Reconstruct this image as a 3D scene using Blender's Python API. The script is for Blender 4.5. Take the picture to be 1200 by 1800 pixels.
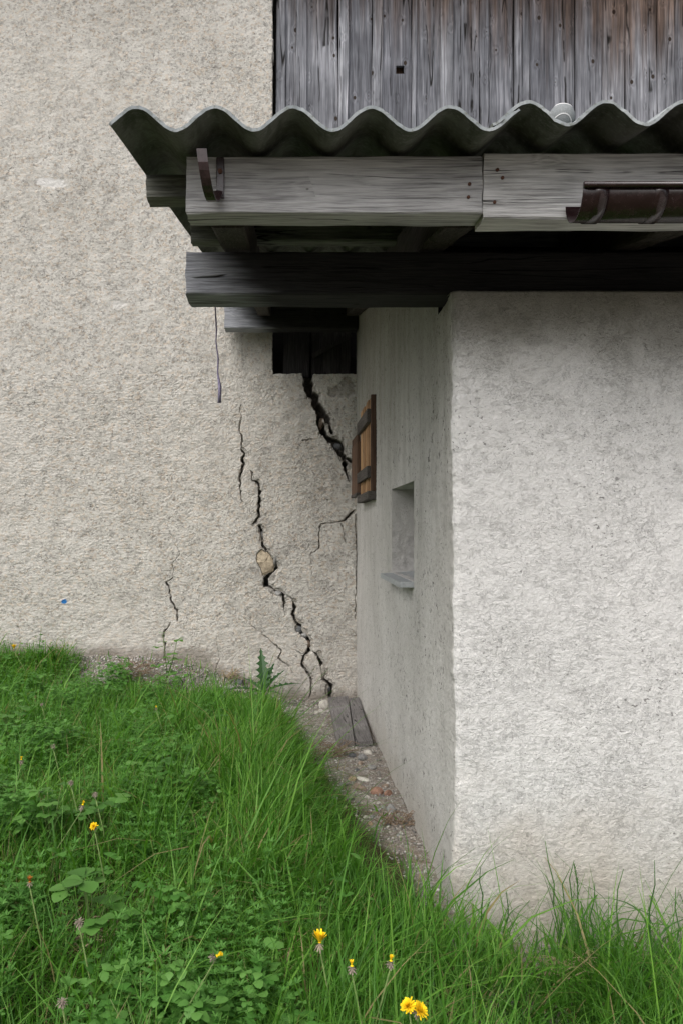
import bpy, bmesh, math, random
import numpy as np
from mathutils import Vector, Matrix
random.seed(7); RNG = np.random.default_rng(11)
for o in list(bpy.data.objects): bpy.data.objects.remove(o)
SC = bpy.context.scene; COL = SC.collection
R = math.radians
# ------------------------------------------------------------------ camera, sky, sun, exposure
FPX, CX, CY = 1400.0, 505.0, 930.0          # focal length and vanishing point in pixels of the 1200 x 1800 photograph
cam = bpy.data.cameras.new('camera'); camo = bpy.data.objects.new('camera', cam); COL.objects.link(camo)
camo.location = (0, 0, 0); camo.rotation_euler = (R(90), 0, 0)
cam.sensor_fit = 'VERTICAL'; cam.sensor_height = 36.0; cam.lens = FPX/1800*36
cam.shift_x = (600-CX)/1800; cam.shift_y = (CY-900)/1800
cam.clip_start = 0.02; cam.clip_end = 500
SC.camera = camo
W = bpy.data.worlds.new('World'); SC.world = W; W.use_nodes = True
wn = W.node_tree; bg = wn.nodes['Background']
sky = wn.nodes.new('ShaderNodeTexSky'); sky.sky_type = 'NISHITA'; sky.sun_disc = False
SUN_EL, SUN_AZ = 50.0, 211.0
sky.sun_elevation = R(SUN_EL); sky.sun_rotation = R(SUN_AZ)
sky.air_density = 1.0; sky.dust_density = 6.0; sky.ozone_density = 1.0
hs = wn.nodes.new('ShaderNodeHueSaturation'); hs.inputs['Saturation'].default_value = .4      # even grey overcast
wn.links.new(sky.outputs[0], hs.inputs['Color']); wn.links.new(hs.outputs[0], bg.inputs[0]); bg.inputs[1].default_value = 0.15
sl = bpy.data.lights.new('sun', 'SUN'); slo = bpy.data.objects.new('sun', sl); COL.objects.link(slo)
sl.energy = 0.85; sl.angle = R(58); sl.color = (1.0, 0.985, 0.965)
sd = Vector((math.sin(R(SUN_AZ))*math.cos(R(SUN_EL)), math.cos(R(SUN_AZ))*math.cos(R(SUN_EL)), math.sin(R(SUN_EL))))
slo.rotation_euler = sd.to_track_quat('Z', 'Y').to_euler()
vs = SC.view_settings; vs.view_transform = 'Standard'; vs.look = 'None'; vs.gamma = 1; vs.exposure = 0.36
vs.use_curve_mapping = False
SC.render.engine = 'CYCLES'
SC.cycles.use_denoising = True; SC.cycles.denoising_prefilter = 'NONE'; SC.cycles.max_bounces = 6; SC.cycles.diffuse_bounces = 4; SC.cycles.transparent_max_bounces = 4

# ------------------------------------------------------------------ helpers
def X_(px, d): return (px-CX)/FPX*d
def Z_(py, d): return (CY-py)/FPX*d
def P(px, py, d): return Vector((X_(px, d), d, Z_(py, d)))
def sstep(a, b, x):
    t = np.clip((x-a)/(b-a), 0, 1); return t*t*(3-2*t)
_perm = {}
def perlin(x, y, seed=0):
    if seed not in _perm:
        r = np.random.default_rng(1000+seed); p = r.permutation(256); _perm[seed] = (np.concatenate([p, p]), r.uniform(0, 2*np.pi, 256))
    p, ang = _perm[seed]
    xi = np.floor(x).astype(np.int64); yi = np.floor(y).astype(np.int64); xf = x-xi; yf = y-yi
    xi &= 255; yi &= 255
    u = xf*xf*xf*(xf*(xf*6-15)+10); v = yf*yf*yf*(yf*(yf*6-15)+10)
    def g(ix, iy, dx, dy):
        a = ang[p[(p[ix & 255]+iy) & 255]]; return np.cos(a)*dx+np.sin(a)*dy
    a = g(xi, yi, xf, yf); b = g(xi+1, yi, xf-1, yf); c = g(xi, yi+1, xf, yf-1); e = g(xi+1, yi+1, xf-1, yf-1)
    return (a+(b-a)*u)*(1-v)+(c+(e-c)*u)*v*1.0
def fbm(x, y, octv=3, seed=0, gain=.5):
    s = 0; a = 1.0
    for k in range(octv):
        s = s+a*perlin(x*2**k+17.3*k, y*2**k-9.1*k, seed+k); a *= gain
    return s

def link(o, parent=None):
    COL.objects.link(o)
    if parent is not None: o.parent = parent
    return o
def tag(o, label=None, cat=None, group=None, kind=None):
    if label: o['label'] = label
    if cat: o['category'] = cat
    if group: o['group'] = group
    if kind: o['kind'] = kind
    return o
def empty(name, loc=(0, 0, 0), **k):
    o = bpy.data.objects.new(name, None); o.location = loc; o.empty_display_size = .05; link(o); tag(o, **k); return o
def np_mesh(name, V, quads, tris=None, mats=(), attrs=None, smooth=True, parent=None, matidx=None):
    V = np.asarray(V, np.float32); m = bpy.data.meshes.new(name)
    nq = 0 if quads is None else len(quads); nt = 0 if tris is None else len(tris)
    loops = []; 
    if nq: loops.append(np.asarray(quads, np.int32).ravel())
    if nt: loops.append(np.asarray(tris, np.int32).ravel())
    loops = np.concatenate(loops)
    m.vertices.add(len(V)); m.vertices.foreach_set('co', V.ravel())
    m.loops.add(len(loops)); m.loops.foreach_set('vertex_index', loops)
    m.polygons.add(nq+nt)
    starts = np.concatenate([np.arange(nq)*4, nq*4+np.arange(nt)*3]).astype(np.int32)
    m.polygons.foreach_set('loop_start', starts)
    if smooth: m.polygons.foreach_set('use_smooth', np.ones(nq+nt, bool))
    for mt in mats: m.materials.append(mt)
    if matidx is not None: m.polygons.foreach_set('material_index', np.asarray(matidx, np.int32))
    for k, a in (attrs or {}).items():
        at = m.attributes.new(k, 'FLOAT', 'POINT'); at.data.foreach_set('value', np.asarray(a, np.float32).ravel())
    m.update(calc_edges=True); m.validate()
    return link(bpy.data.objects.new(name, m), parent)
class MB:
    def __init__(s): s.v = []; s.f = []; s.mi = []
    def add(s, vs_, fs, mi=0):
        b = len(s.v); s.v += [tuple(v) for v in vs_]; s.f += [tuple(i+b for i in f) for f in fs]; s.mi += [mi]*len(fs)
    def hexa(s, c, mi=0):   # 8 corners: bottom 0-3 ccw, top 4-7
        s.add(c, [(3, 2, 1, 0), (4, 5, 6, 7), (0, 1, 5, 4), (1, 2, 6, 5), (2, 3, 7, 6), (3, 0, 4, 7)], mi)
    def box(s, a, b, mi=0):
        (x0, y0, z0), (x1, y1, z1) = a, b
        s.hexa([(x0, y0, z0), (x1, y0, z0), (x1, y1, z0), (x0, y1, z0), (x0, y0, z1), (x1, y0, z1), (x1, y1, z1), (x0, y1, z1)], mi)
    def tube(s, pts, rad, n=6, mi=0, cap=True):
        pts = [Vector(p) for p in pts]; rings = []
        for i, p in enumerate(pts):
            t = (pts[min(i+1, len(pts)-1)]-pts[max(i-1, 0)]).normalized()
            u = t.cross(Vector((0.31, 0.2, 1)) if abs(t.z) < .9 else Vector((1, .1, 0))).normalized(); w = t.cross(u)
            r = rad[i] if isinstance(rad, (list, tuple)) else rad
            rings.append([p+(u*math.cos(2*math.pi*k/n)+w*math.sin(2*math.pi*k/n))*r for k in range(n)])
        vs_ = [v for rg in rings for v in rg]; fs = []
        for i in range(len(pts)-1):
            for k in range(n): fs.append((i*n+k, i*n+(k+1) % n, (i+1)*n+(k+1) % n, (i+1)*n+k))
        if cap: fs += [tuple(range(n))[::-1], tuple((len(pts)-1)*n+k for k in range(n))]
        s.add(vs_, fs, mi)
    def build(s, name, mat, parent=None, smooth=False, bevel=0):
        m = bpy.data.meshes.new(name); m.from_pydata(s.v, [], s.f)
        for mt in (mat if isinstance(mat, (list, tuple)) else [mat]): m.materials.append(mt)
        m.polygons.foreach_set('material_index', s.mi)
        if smooth: m.polygons.foreach_set('use_smooth', [True]*len(m.polygons))
        m.update()
        if bevel:
            bm = bmesh.new(); bm.from_mesh(m)
            bmesh.ops.bevel(bm, geom=bm.edges[:], offset=bevel, segments=2, affect='EDGES', profile=.6); bm.to_mesh(m); bm.free()
        return link(bpy.data.objects.new(name, m), parent)
def fixn(o):
    bm = bmesh.new(); bm.from_mesh(o.data); bmesh.ops.recalc_face_normals(bm, faces=bm.faces[:]); bm.to_mesh(o.data); bm.free(); return o
def rough_beam(name, a, b, mat, parent, seed=0, seg=.03, amp=.0025, shear=0.0, bevel=.006, waste=()):
    """weathered squared timber: box a-b cut into slices along its long axis, faces uneven, corners worn; shear lifts z with y"""
    a = np.array(a, float); b = np.array(b, float); ax = int(np.argmax(b-a)); n = max(3, int((b-a)[ax]/seg))
    o1, o2 = [i for i in range(3) if i != ax]
    k = 4; prof = []      # ring around the cross section with worn corners
    c = bevel
    w1, w2 = (b-a)[o1], (b-a)[o2]
    def side(p, q, m):
        return [(p[0]+(q[0]-p[0])*i/m, p[1]+(q[1]-p[1])*i/m) for i in range(m)]
    prof += side((c, 0), (w1-c, 0), k)+[(w1-c, 0)]+side((w1, c), (w1, w2-c), k)+[(w1, w2-c)]
    prof += side((w1-c, w2), (c, w2), k)+[(c, w2)]+side((0, w2-c), (0, c), k)+[(0, c)]
    prof = np.array(prof); N = len(prof)
    t = np.linspace(0, 1, n+1); V = np.zeros((n+1, N, 3))
    V[:, :, ax] = (a[ax]+t*(b-a)[ax])[:, None]
    ce = prof-np.array([w1/2, w2/2]); dirn = ce/np.linalg.norm(ce, axis=1)[:, None]
    th = np.arange(N)*1.7
    L = (b-a)[ax]
    d = amp*(perlin(np.repeat((t*L*7)[:, None], N, 1)+seed*3.1, np.repeat(th[None], n+1, 0)*1.3+.37, seed)*1.6
             + 1.2*perlin(np.repeat((t*L*1.6)[:, None], N, 1)+seed, np.repeat(th[None], n+1, 0)*.25, seed+1))
    V[:, :, o1] = a[o1]+prof[None, :, 0]+d*dirn[None, :, 0]
    V[:, :, o2] = a[o2]+prof[None, :, 1]+d*dirn[None, :, 1]
    V[0, :, ax] += RNG.uniform(-.003, .003, N); V[-1, :, ax] += RNG.uniform(-.003, .003, N)
    if shear: V[:, :, 2] += (V[:, :, 1]-a[1])*shear
    idx = np.arange((n+1)*N).reshape(n+1, N); nx = np.roll(idx, -1, 1)
    q = np.stack([idx[:-1], nx[:-1], nx[1:], idx[1:]], -1).reshape(-1, 4)
    mb = [tuple(v) for v in V.reshape(-1, 3)]; fs = [tuple(int(i) for i in f) for f in q]
    for e, rev in ((0, True), (n, False)):
        ci = len(mb); mb.append(tuple(V[e].mean(0)))
        for j in range(N):
            i0, i1 = int(idx[e, j]), int(idx[e, (j+1) % N]); fs.append((ci, i1, i0) if rev else (ci, i0, i1))
    m = bpy.data.meshes.new(name); m.from_pydata(mb, [], fs); m.materials.append(mat); m.update()
    bm = bmesh.new(); bm.from_mesh(m); bmesh.ops.recalc_face_normals(bm, faces=bm.faces[:]); bm.to_mesh(m); bm.free()
    return link(bpy.data.objects.new(name, m), parent)

# ------------------------------------------------------------------ node helpers
class NT:
    def __init__(s, name):
        s.m = bpy.data.materials.new(name); s.m.use_nodes = True; s.t = s.m.node_tree; s.b = s.t.nodes['Principled BSDF']
        s.b.inputs['Specular IOR Level'].default_value = .25; s.b.inputs['Roughness'].default_value = .9
    def L(s, a, b): s.t.links.new(a, b)
    def put(s, sock, v):
        if isinstance(v, bpy.types.NodeSocket): s.L(v, sock)
        elif isinstance(v, (tuple, list)) and sock.type == 'RGBA': sock.default_value = (*v[:3], 1)
        else: sock.default_value = v
    def n(s, t): return s.t.nodes.new(t)
    def pos(s): return s.n('ShaderNodeNewGeometry').outputs['Position']
    def obj(s): return s.n('ShaderNodeTexCoord').outputs['Object']
    def rnd(s): return s.n('ShaderNodeObjectInfo').outputs['Random']
    def attr(s, nm): 
        a = s.n('ShaderNodeAttribute'); a.attribute_name = nm; return a.outputs['Fac']
    def sep(s, v):
        a = s.n('ShaderNodeSeparateXYZ'); s.L(v, a.inputs[0]); return a.outputs
    def comb(s, x, y, z):
        a = s.n('ShaderNodeCombineXYZ'); s.put(a.inputs[0], x); s.put(a.inputs[1], y); s.put(a.inputs[2], z); return a.outputs[0]
    def vm(s, op, a, b):
        q = s.n('ShaderNodeVectorMath'); q.operation = op; s.put(q.inputs[0], a); s.put(q.inputs[1], b); return q.outputs[0]
    def ma(s, op, a, b=0., c=0.):
        q = s.n('ShaderNodeMath'); q.operation = op; s.put(q.inputs[0], a); s.put(q.inputs[1], b); s.put(q.inputs[2], c); return q.outputs[0]
    def noise(s, v, sc, det=3, ro=.55, dist=0., col=False):
        q = s.n('ShaderNodeTexNoise'); s.put(q.inputs['Vector'], v); s.put(q.inputs['Scale'], sc); s.put(q.inputs['Detail'], det)
        s.put(q.inputs['Roughness'], ro); s.put(q.inputs['Distortion'], dist); return q.outputs['Color' if col else 'Fac']
    def voro(s, v, sc, feat='F1', out='Distance', rand=1., dim='3D'):
        q = s.n('ShaderNodeTexVoronoi'); q.voronoi_dimensions = dim; q.feature = feat; s.put(q.inputs['Vector'], v); s.put(q.inputs['Scale'], sc); s.put(q.inputs['Randomness'], rand); return q.outputs[out]
    def mr(s, v, a, b, c=0., d=1., smooth=True):
        q = s.n('ShaderNodeMapRange'); q.interpolation_type = 'SMOOTHSTEP' if smooth else 'LINEAR'
        for i, x in enumerate((v, a, b, c, d)): s.put(q.inputs[i], x)
        return q.outputs[0]
    def mix(s, f, a, b, op='MIX'):
        q = s.n('ShaderNodeMix'); q.data_type = 'RGBA'; q.blend_type = op; s.put(q.inputs[0], f); s.put(q.inputs[6], a); s.put(q.inputs[7], b); return q.outputs[2]
    def ramp(s, f, stops):
        q = s.n('ShaderNodeValToRGB'); s.put(q.inputs[0], f); e = q.color_ramp.elements
        while len(e) < len(stops): e.new(.5)
        for x, (p, c) in zip(e, stops): x.position = p; x.color = (*c, 1)
        return q.outputs[0]
    def bump(s, h, st=.5, dist=.01, nrm=None):
        q = s.n('ShaderNodeBump'); s.put(q.inputs['Height'], h); q.inputs['Strength'].default_value = st; q.inputs['Distance'].default_value = dist
        if nrm is not None: s.L(nrm, q.inputs['Normal'])
        return q.outputs[0]
    def out(s, col, rough=None, nrm=None, spec=None):
        s.put(s.b.inputs['Base Color'], col)
        if rough is not None: s.put(s.b.inputs['Roughness'], rough)
        if nrm is not None: s.L(nrm, s.b.inputs['Normal'])
        if spec is not None: s.b.inputs['Specular IOR Level'].default_value = spec
        return s.m

def wood(name, axis, cols, grain=1.0, knots=.5, dark_streak=.5, extra=None, rough=.85):
    """grey weathered wood; axis = grain direction; cols = (dark, mid, light)"""
    k = NT(name); p = k.obj(); off = k.ma('MULTIPLY', k.rnd(), 37.); p = k.vm('ADD', p, k.comb(off, off, off))
    sc = {'X': (.55, 14, 14), 'Y': (14, .55, 14), 'Z': (14, 14, .55)}[axis]
    kn_sc = {'X': (.72, 1, 1), 'Y': (1, .72, 1), 'Z': (1, 1, .72)}[axis]; fl = {'X': (0, 2), 'Y': (0, 1), 'Z': (0, 2)}[axis]
    wob = k.vm('MULTIPLY', k.vm('SUBTRACT', k.noise(p, 5, 2, .5, 0, True), (.5, .5, .5)), (.018, .018, .018))
    kv = k.vm('MULTIPLY', k.vm('ADD', p, wob), kn_sc)
    if axis == 'Y' and name == 'dark_batten': fl = (1, 2)
    kx = k.sep(kv); kv2 = k.comb(k.ma('ADD', kx[fl[0]], off), k.ma('ADD', kx[fl[1]], off), 0.)
    kd = k.voro(kv2, 7.5, 'F1', 'Distance', 1., '2D')
    kc = k.voro(kv2, 7.5, 'F1', 'Color', 1., '2D')
    ks = k.sep(kc)[0]
    krad = k.ma('MULTIPLY', k.ma('MAXIMUM', k.ma('SUBTRACT', ks, 1-knots), 0.), .20)        # only some cells carry a knot
    kn = k.ma('SUBTRACT', 1., k.mr(k.ma('SUBTRACT', kd, krad), -.03, .012))
    halo = k.ma('MULTIPLY', k.ma('SUBTRACT', 1., k.mr(kd, .02, .3)), k.ma('GREATER_THAN', ks, 1-knots))
    gp = k.vm('MULTIPLY', k.vm('ADD', p, k.vm('MULTIPLY', wob, k.comb(k.ma('ADD', .5, halo), k.ma('ADD', .5, halo), k.ma('ADD', .5, halo)))), sc)
    fine = k.noise(gp, 12*grain, 4, .65, .1); med = k.noise(gp, 3.2*grain, 3, .6, .25); big = k.noise(k.vm('MULTIPLY', p, kn_sc), 3.5, 3, .6)
    wave = k.ma('ABSOLUTE', k.ma('SUBTRACT', k.ma('FRACT', k.ma('ADD', k.ma('MULTIPLY', med, 7.), k.ma('MULTIPLY', halo, 1.2))), .5))
    tone = k.ma('ADD', k.ma('ADD', k.ma('MULTIPLY', fine, .68), k.ma('MULTIPLY', wave, .2)), k.ma('MULTIPLY', big, .45))
    col = k.ramp(tone, [(.40, cols[0]), (.64, cols[1]), (.88, cols[2])])
    col = k.mix(1., col, k.mix(k.rnd(), (.66, .66, .68), (1.28, 1.27, 1.25)), 'MULTIPLY')
    streak = k.mr(k.noise(gp, 1.1*grain, 3, .6, .6), .56, .72)
    col = k.mix(k.ma('MULTIPLY', streak, dark_streak), col, tuple(c*.35 for c in cols[0]))
    crack = k.ma('SUBTRACT', 1., k.mr(k.ma('ABSOLUTE', k.ma('SUBTRACT', k.noise(gp, 1.7*grain, 1, .5, .3), .5)), .0, .012))
    crack = k.ma('MULTIPLY', crack, k.mr(k.noise(p, 6, 2), .44, .54))
    col = k.mix(crack, col, (.012, .011, .010))
    col = k.mix(kn, col, (.035, .026, .02))
    if extra: col = extra(k, col, gp)
    h = k.ma('SUBTRACT', k.ma('ADD', fine, k.ma('MULTIPLY', wave, .5)), k.ma('MULTIPLY', crack, 1.5))
    return k.out(col, rough, k.bump(h, .7, .006), .2)

def plaster(name, base, alt, dirt, stretch=(1, 1, 1), sp=1.0, speck=.5, crease=.6, kind='facade', spk_sc=70):
    k = NT(name); p = k.pos()
    q = k.vm('MULTIPLY', p, stretch)
    wob = k.vm('MULTIPLY', k.vm('SUBTRACT', k.noise(p, 22*sp, 2, .5, 0, True), (.5, .5, .5)), (.03, .03, .03))
    qw = k.vm('ADD', q, wob)
    big = k.noise(p, 1.6, 4, .6); mid = k.noise(p, 9, 4, .6); fine = k.noise(q, 80*sp, 4, .7); lump = k.noise(qw, {'facade': 52, 'front': 75, 'side': 110}[kind], 4, .65, .4)
    col = k.mix(k.mr(big, .35, .68), base, alt)
    col = k.mix(k.ma('MULTIPLY', k.mr(fine, .3, .75), .5 if kind == 'facade' else .25), col, k.mix(.5, col, (.62, .60, .56)))
    col = k.mix(k.ma('MULTIPLY', k.mr(mid, .52, .75), {'facade': .3, 'front': .10, 'side': .25}[kind]), col, dirt)
    # creases between the thrown lumps of render hold dirt
    cn = k.noise(qw, 17*sp, 2, .5, .9); cr = k.ma('SUBTRACT', 1., k.mr(k.ma('ABSOLUTE', k.ma('SUBTRACT', cn, .5)), 0., .016))
    cm = k.ma('MULTIPLY', cr, k.mr(k.noise(p, 11*sp if kind != 'front' else 7., 4, .65), .47, .62))
    cn2 = k.noise(qw, 38*sp, 2, .5, .9); cr2 = k.ma('SUBTRACT', 1., k.mr(k.ma('ABSOLUTE', k.ma('SUBTRACT', cn2, .5)), 0., .03))
    cm2 = k.ma('MULTIPLY', cr2, k.mr(k.noise(k.vm('ADD', p, (3., 7., 1.)), 14*sp, 3, .65), .48, .62))
    cm = k.ma('MAXIMUM', cm, k.ma('MULTIPLY', cm2, .85))
    col = k.mix(k.ma('MULTIPLY', cm, crease), col, tuple(c*.28 for c in dirt))
    spk = k.ma('MULTIPLY', k.mr(k.noise(k.vm('MULTIPLY', qw, (1, 1, 1.5)), spk_sc, 3, .62), {'facade': .585, 'front': .60, 'side': .60}[kind], {'facade': .66, 'front': .655, 'side': .66}[kind]), k.mr(k.noise(p, 4, 5, .68), {'facade': .30, 'front': .44, 'side': .38}[kind], .60))
    spk2 = k.ma('MULTIPLY', k.mr(k.noise(k.vm('ADD', qw, (5., 2., 8.)), spk_sc*.5, 3, .6), .615, .665), k.mr(k.noise(p, 3, 5, .7), .45, .62)); spk = k.ma('MAXIMUM', spk, spk2)
    col = k.mix(k.ma('MULTIPLY', spk, speck), col, tuple(c*.3 for c in dirt))
    x, y, z = k.sep(p)
    if kind == 'facade':
        peb = k.voro(q, 60, 'F1', 'Color'); pb = k.sep(peb)
        col = k.mix(k.ma('MULTIPLY', k.ma('GREATER_THAN', pb[0], .80), .30), col, (.50, .37, .25))
        col = k.mix(k.ma('MULTIPLY', k.ma('GREATER_THAN', pb[1], .86), .35), col, (.55, .53, .50))
        col = k.mix(k.ma('MULTIPLY', k.ma('GREATER_THAN', pb[2], .86), .35), col, (.16, .15, .14))
        rs = k.noise(k.vm('MULTIPLY', p, (3.2, 3.2, .28)), 2.4, 4, .62); col = k.mix(k.ma('MULTIPLY', k.mr(rs, .48, .74), .2), col, (.25, .235, .21))
        rep_ = k.mr(k.noise(k.vm('ADD', p, (4., 0., 2.)), .9, 3, .5), .5, .6); col = k.mix(k.ma('MULTIPLY', rep_, .22), col, (.58, .56, .52))
        low = k.mr(k.ma('ADD', z, k.ma('MULTIPLY', mid, .5)), -.75, -.25)
        col = k.mix(k.ma('MULTIPLY', k.ma('SUBTRACT', 1., low), .35), col, (.50, .47, .43))
        stain = k.mr(k.ma('ADD', k.noise(p, 4, 4, .6), k.ma('MULTIPLY', x, .10)), .50, .72)
        col = k.mix(k.ma('MULTIPLY', stain, .35), col, (.19, .18, .165))
        col = k.mix(k.attr('mud'), col, (.17, .145, .12))
        col = k.mix(k.attr('inner'), col, k.mix(k.noise(p, 30, 3), (.10, .09, .08), (.26, .24, .21)))
        col = k.mix(k.attr('white'), col, (.60, .59, .57))
        col = k.mix(k.attr('blue'), col, (.03, .16, .42))
    elif kind == 'front':
        st = k.mr(k.ma('ADD', z, k.ma('MULTIPLY', k.noise(p, 3, 4, .6), .7)), -.85, -.35)
        col = k.mix(k.ma('MULTIPLY', k.ma('SUBTRACT', 1., st), .7), col, (.43, .37, .30))
        rs = k.noise(k.vm('MULTIPLY', k.vm('ADD', p, k.comb(0., 0., k.ma('MULTIPLY', k.sep(p)[0], .9))), (2.2, 2.2, 5.)), 1.6, 4, .62); col = k.mix(k.ma('MULTIPLY', k.mr(rs, .50, .72), .13), col, (.38, .365, .34))
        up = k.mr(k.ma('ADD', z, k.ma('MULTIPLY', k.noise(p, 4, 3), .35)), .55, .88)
        col = k.mix(k.ma('MULTIPLY', up, .8), col, (.15, .142, .108))  # dark band at the wall top: mostly eave shade put into the colour, some drip stains
    else:
        sv = k.vm('MULTIPLY', k.vm('ADD', p, k.vm('MULTIPLY', k.noise(p, 6, 3, .6, 0, True), (.08, .08, .08))), (4, 4, .6)); stv = k.noise(sv, 2.2, 5, .68)
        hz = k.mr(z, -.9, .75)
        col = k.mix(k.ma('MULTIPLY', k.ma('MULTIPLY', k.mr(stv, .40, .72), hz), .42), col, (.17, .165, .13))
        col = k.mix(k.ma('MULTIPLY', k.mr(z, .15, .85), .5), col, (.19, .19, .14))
        st = k.mr(k.ma('ADD', z, k.ma('MULTIPLY', k.noise(p, 3, 4, .6), .7)), -1.0, -.5)
        col = k.mix(k.ma('MULTIPLY', k.ma('SUBTRACT', 1., st), .4), col, (.36, .31, .25))
    h = k.ma('SUBTRACT', k.ma('ADD', k.ma('MULTIPLY', lump, 1.), k.ma('MULTIPLY', fine, .45)), k.ma('MULTIPLY', cm, .5))
    return k.out(col, .95, k.bump(h, {'facade': .62, 'front': .8, 'side': .7}[kind], {'facade': .011, 'front': .0062, 'side': .004}[kind]), .12)

GREYW = ((.055, .052, .052), (.20, .195, .20), (.36, .355, .36))
def brown_top(k, col, gp):
    z = k.sep(k.pos())[2]; x = k.sep(k.pos())[0]
    f = k.mr(k.ma('ADD', k.ma('ADD', z, k.ma('MULTIPLY', x, .17)), k.ma('MULTIPLY', k.noise(gp, 1.2, 3, .6), 1.3)), 4.20, 4.9)
    return k.mix(f, col, k.mix(1., col, (.47, .33, .25), 'MULTIPLY'))
def beam_black(lo, hi):
    def f_(k, col, gp):
        x, y, z = k.sep(k.pos())
        f = k.mr(k.ma('ADD', k.ma('ADD', x, k.ma('MULTIPLY', z, .9)), k.ma('MULTIPLY', k.noise(gp, 2.5, 3, .6), .24)), lo, hi)
        return k.mix(f, col, k.mix(1., col, (.09, .085, .08), 'MULTIPLY'))
    return f_
M = {}
M['facade'] = plaster('old_rough_plaster', (.475, .458, .42), (.54, .525, .49), (.21, .195, .17), (1, 1, 1.2), 1.1, .58, .75, 'facade', 74)
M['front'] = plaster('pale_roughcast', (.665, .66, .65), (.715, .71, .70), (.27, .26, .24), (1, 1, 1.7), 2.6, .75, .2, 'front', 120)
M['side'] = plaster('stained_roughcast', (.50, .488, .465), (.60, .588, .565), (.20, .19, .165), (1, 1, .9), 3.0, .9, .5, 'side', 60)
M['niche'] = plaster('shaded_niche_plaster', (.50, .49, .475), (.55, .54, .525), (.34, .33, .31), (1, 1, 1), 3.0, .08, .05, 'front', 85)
M['board'] = wood('weathered_board', 'Z', ((.05, .052, .06), (.19, .197, .22), (.44, .45, .49)), .36, .5, .6, brown_top)
M['fascia'] = wood('weathered_fascia', 'X', ((.14, .139, .14), (.47, .47, .475), (.70, .70, .70)), .95, .16, .5)
M['purlin'] = wood('green_grey_timber', 'X', ((.05, .053, .045), (.16, .165, .145), (.28, .285, .25)), 1., .2, .4)
M['beam'] = wood('tarred_beam', 'X', ((.17, .176, .195), (.42, .44, .48), (.62, .64, .68)), 1., .12, .35, beam_black(.56, .74))
M['beam_far'] = wood('tarred_beam_end', 'X', ((.17, .176, .195), (.42, .44, .48), (.62, .64, .68)), 1., .12, .35, beam_black(1.10, 1.28))
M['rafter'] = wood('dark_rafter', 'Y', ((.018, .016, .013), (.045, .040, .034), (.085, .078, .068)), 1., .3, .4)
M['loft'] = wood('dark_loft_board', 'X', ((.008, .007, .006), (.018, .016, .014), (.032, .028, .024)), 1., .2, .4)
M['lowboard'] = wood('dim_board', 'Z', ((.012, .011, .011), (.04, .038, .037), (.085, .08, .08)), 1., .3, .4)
M['orange'] = wood('warm_shutter_board', 'Z', ((.22, .12, .055), (.43, .26, .135), (.60, .42, .26)), 1.1, .25, .35)
M['brown'] = wood('brown_plank', 'Z', ((.05, .03, .02), (.13, .08, .055), (.20, .13, .09)), 1., .2, .3)
M['darkbat'] = wood('dark_batten', 'Y', ((.04, .036, .032), (.11, .10, .09), (.19, .175, .16)), 1., .2, .3)
M['plank'] = wood('grey_plank', 'Y', ((.06, .056, .055), (.16, .152, .15), (.27, .26, .26)), 1.1, .45, .4)
def simple(name, c, rough=.6, spec=.3, var=.3, sc=40, bump=.2):
    k = NT(name); p = k.obj(); f = k.noise(p, sc, 4, .65); g = k.noise(p, sc*.15, 3, .6)
    col = k.mix(k.mr(f, .3, .7), tuple(x*(1-var) for x in c), tuple(min(1, x*(1+var)) for x in c))
    col = k.mix(k.ma('MULTIPLY', k.mr(g, .5, .7), var), col, tuple(x*.5 for x in c))
    return k.out(col, rough, k.bump(f, bump, .004), spec)
def fibre(name):
    k = NT(name); p = k.pos(); f = k.noise(p, 90, 4, .7); g = k.noise(p, 9, 4, .65); s = k.noise(k.vm('MULTIPLY', p, (8, 1, 8)), 4, 3)
    col = k.mix(k.mr(g, .35, .65), (.085, .092, .075), (.15, .155, .14)); col = k.mix(k.mr(f, .45, .8), col, (.21, .215, .205))
    col = k.mix(k.ma('MULTIPLY', k.mr(s, .5, .7), .5), col, (.05, .058, .038))
    nz = k.sep(k.n('ShaderNodeNewGeometry').outputs['True Normal'])[2]
    return k.out(col, .95, k.bump(f, .4, .003), .15)
M['fibre'] = fibre('fibre_cement')
def fibre_top(name):
    k = NT(name); p = k.pos(); f = k.noise(p, 90, 4, .7); g = k.noise(p, 14, 4, .65)
    col = k.mix(k.mr(g, .35, .65), (.24, .265, .28), (.36, .385, .395)); col = k.mix(k.mr(f, .45, .75), col, (.15, .16, .14))
    return k.out(col, .95, k.bump(f, .4, .003), .15)
M['fibre_edge'] = fibre_top('worn_fibre_edge')
def gutter_mat():
    k = NT('brown_gutter_paint'); p = k.pos(); f = k.noise(p, 35, 4, .7); g = k.noise(p, 120, 3, .6)
    col = k.mix(k.mr(f, .4, .7), (.014, .006, .007), (.026, .013, .014)); col = k.mix(k.ma('MULTIPLY', k.mr(g, .64, .7), .12), col, (.24, .22, .22))
    k.b.inputs['Coat Weight'].default_value = .5; k.b.inputs['Coat Roughness'].default_value = .18
    return k.out(col, k.mr(f, .3, .7, .14, .3), k.bump(f, .15, .003), .5)
M['gutter'] = gutter_mat()
M['bracket'] = simple('brown_bracket_paint', (.030, .018, .019), .25, .6, .4, 60, .08)
M['zinc'] = simple('grey_sill_metal', (.33, .35, .36), .55, .4, .15, 60, .1)
M['nail'] = simple('rusty_nail', (.10, .045, .03), .7, .3, .4, 200)
M['ball'] = simple('weathered_felt', (.23, .245, .25), .95, .1, .15, 400)
M['seam'] = simple('white_seam', (.72, .72, .72), .7, .2, .05, 100)
M['string'] = simple('faded_lilac_cord', (.27, .245, .36), .9, .1, .3, 300)
M['straw'] = simple('dry_straw', (.33, .26, .17), .9, .1, .35, 60)
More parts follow.
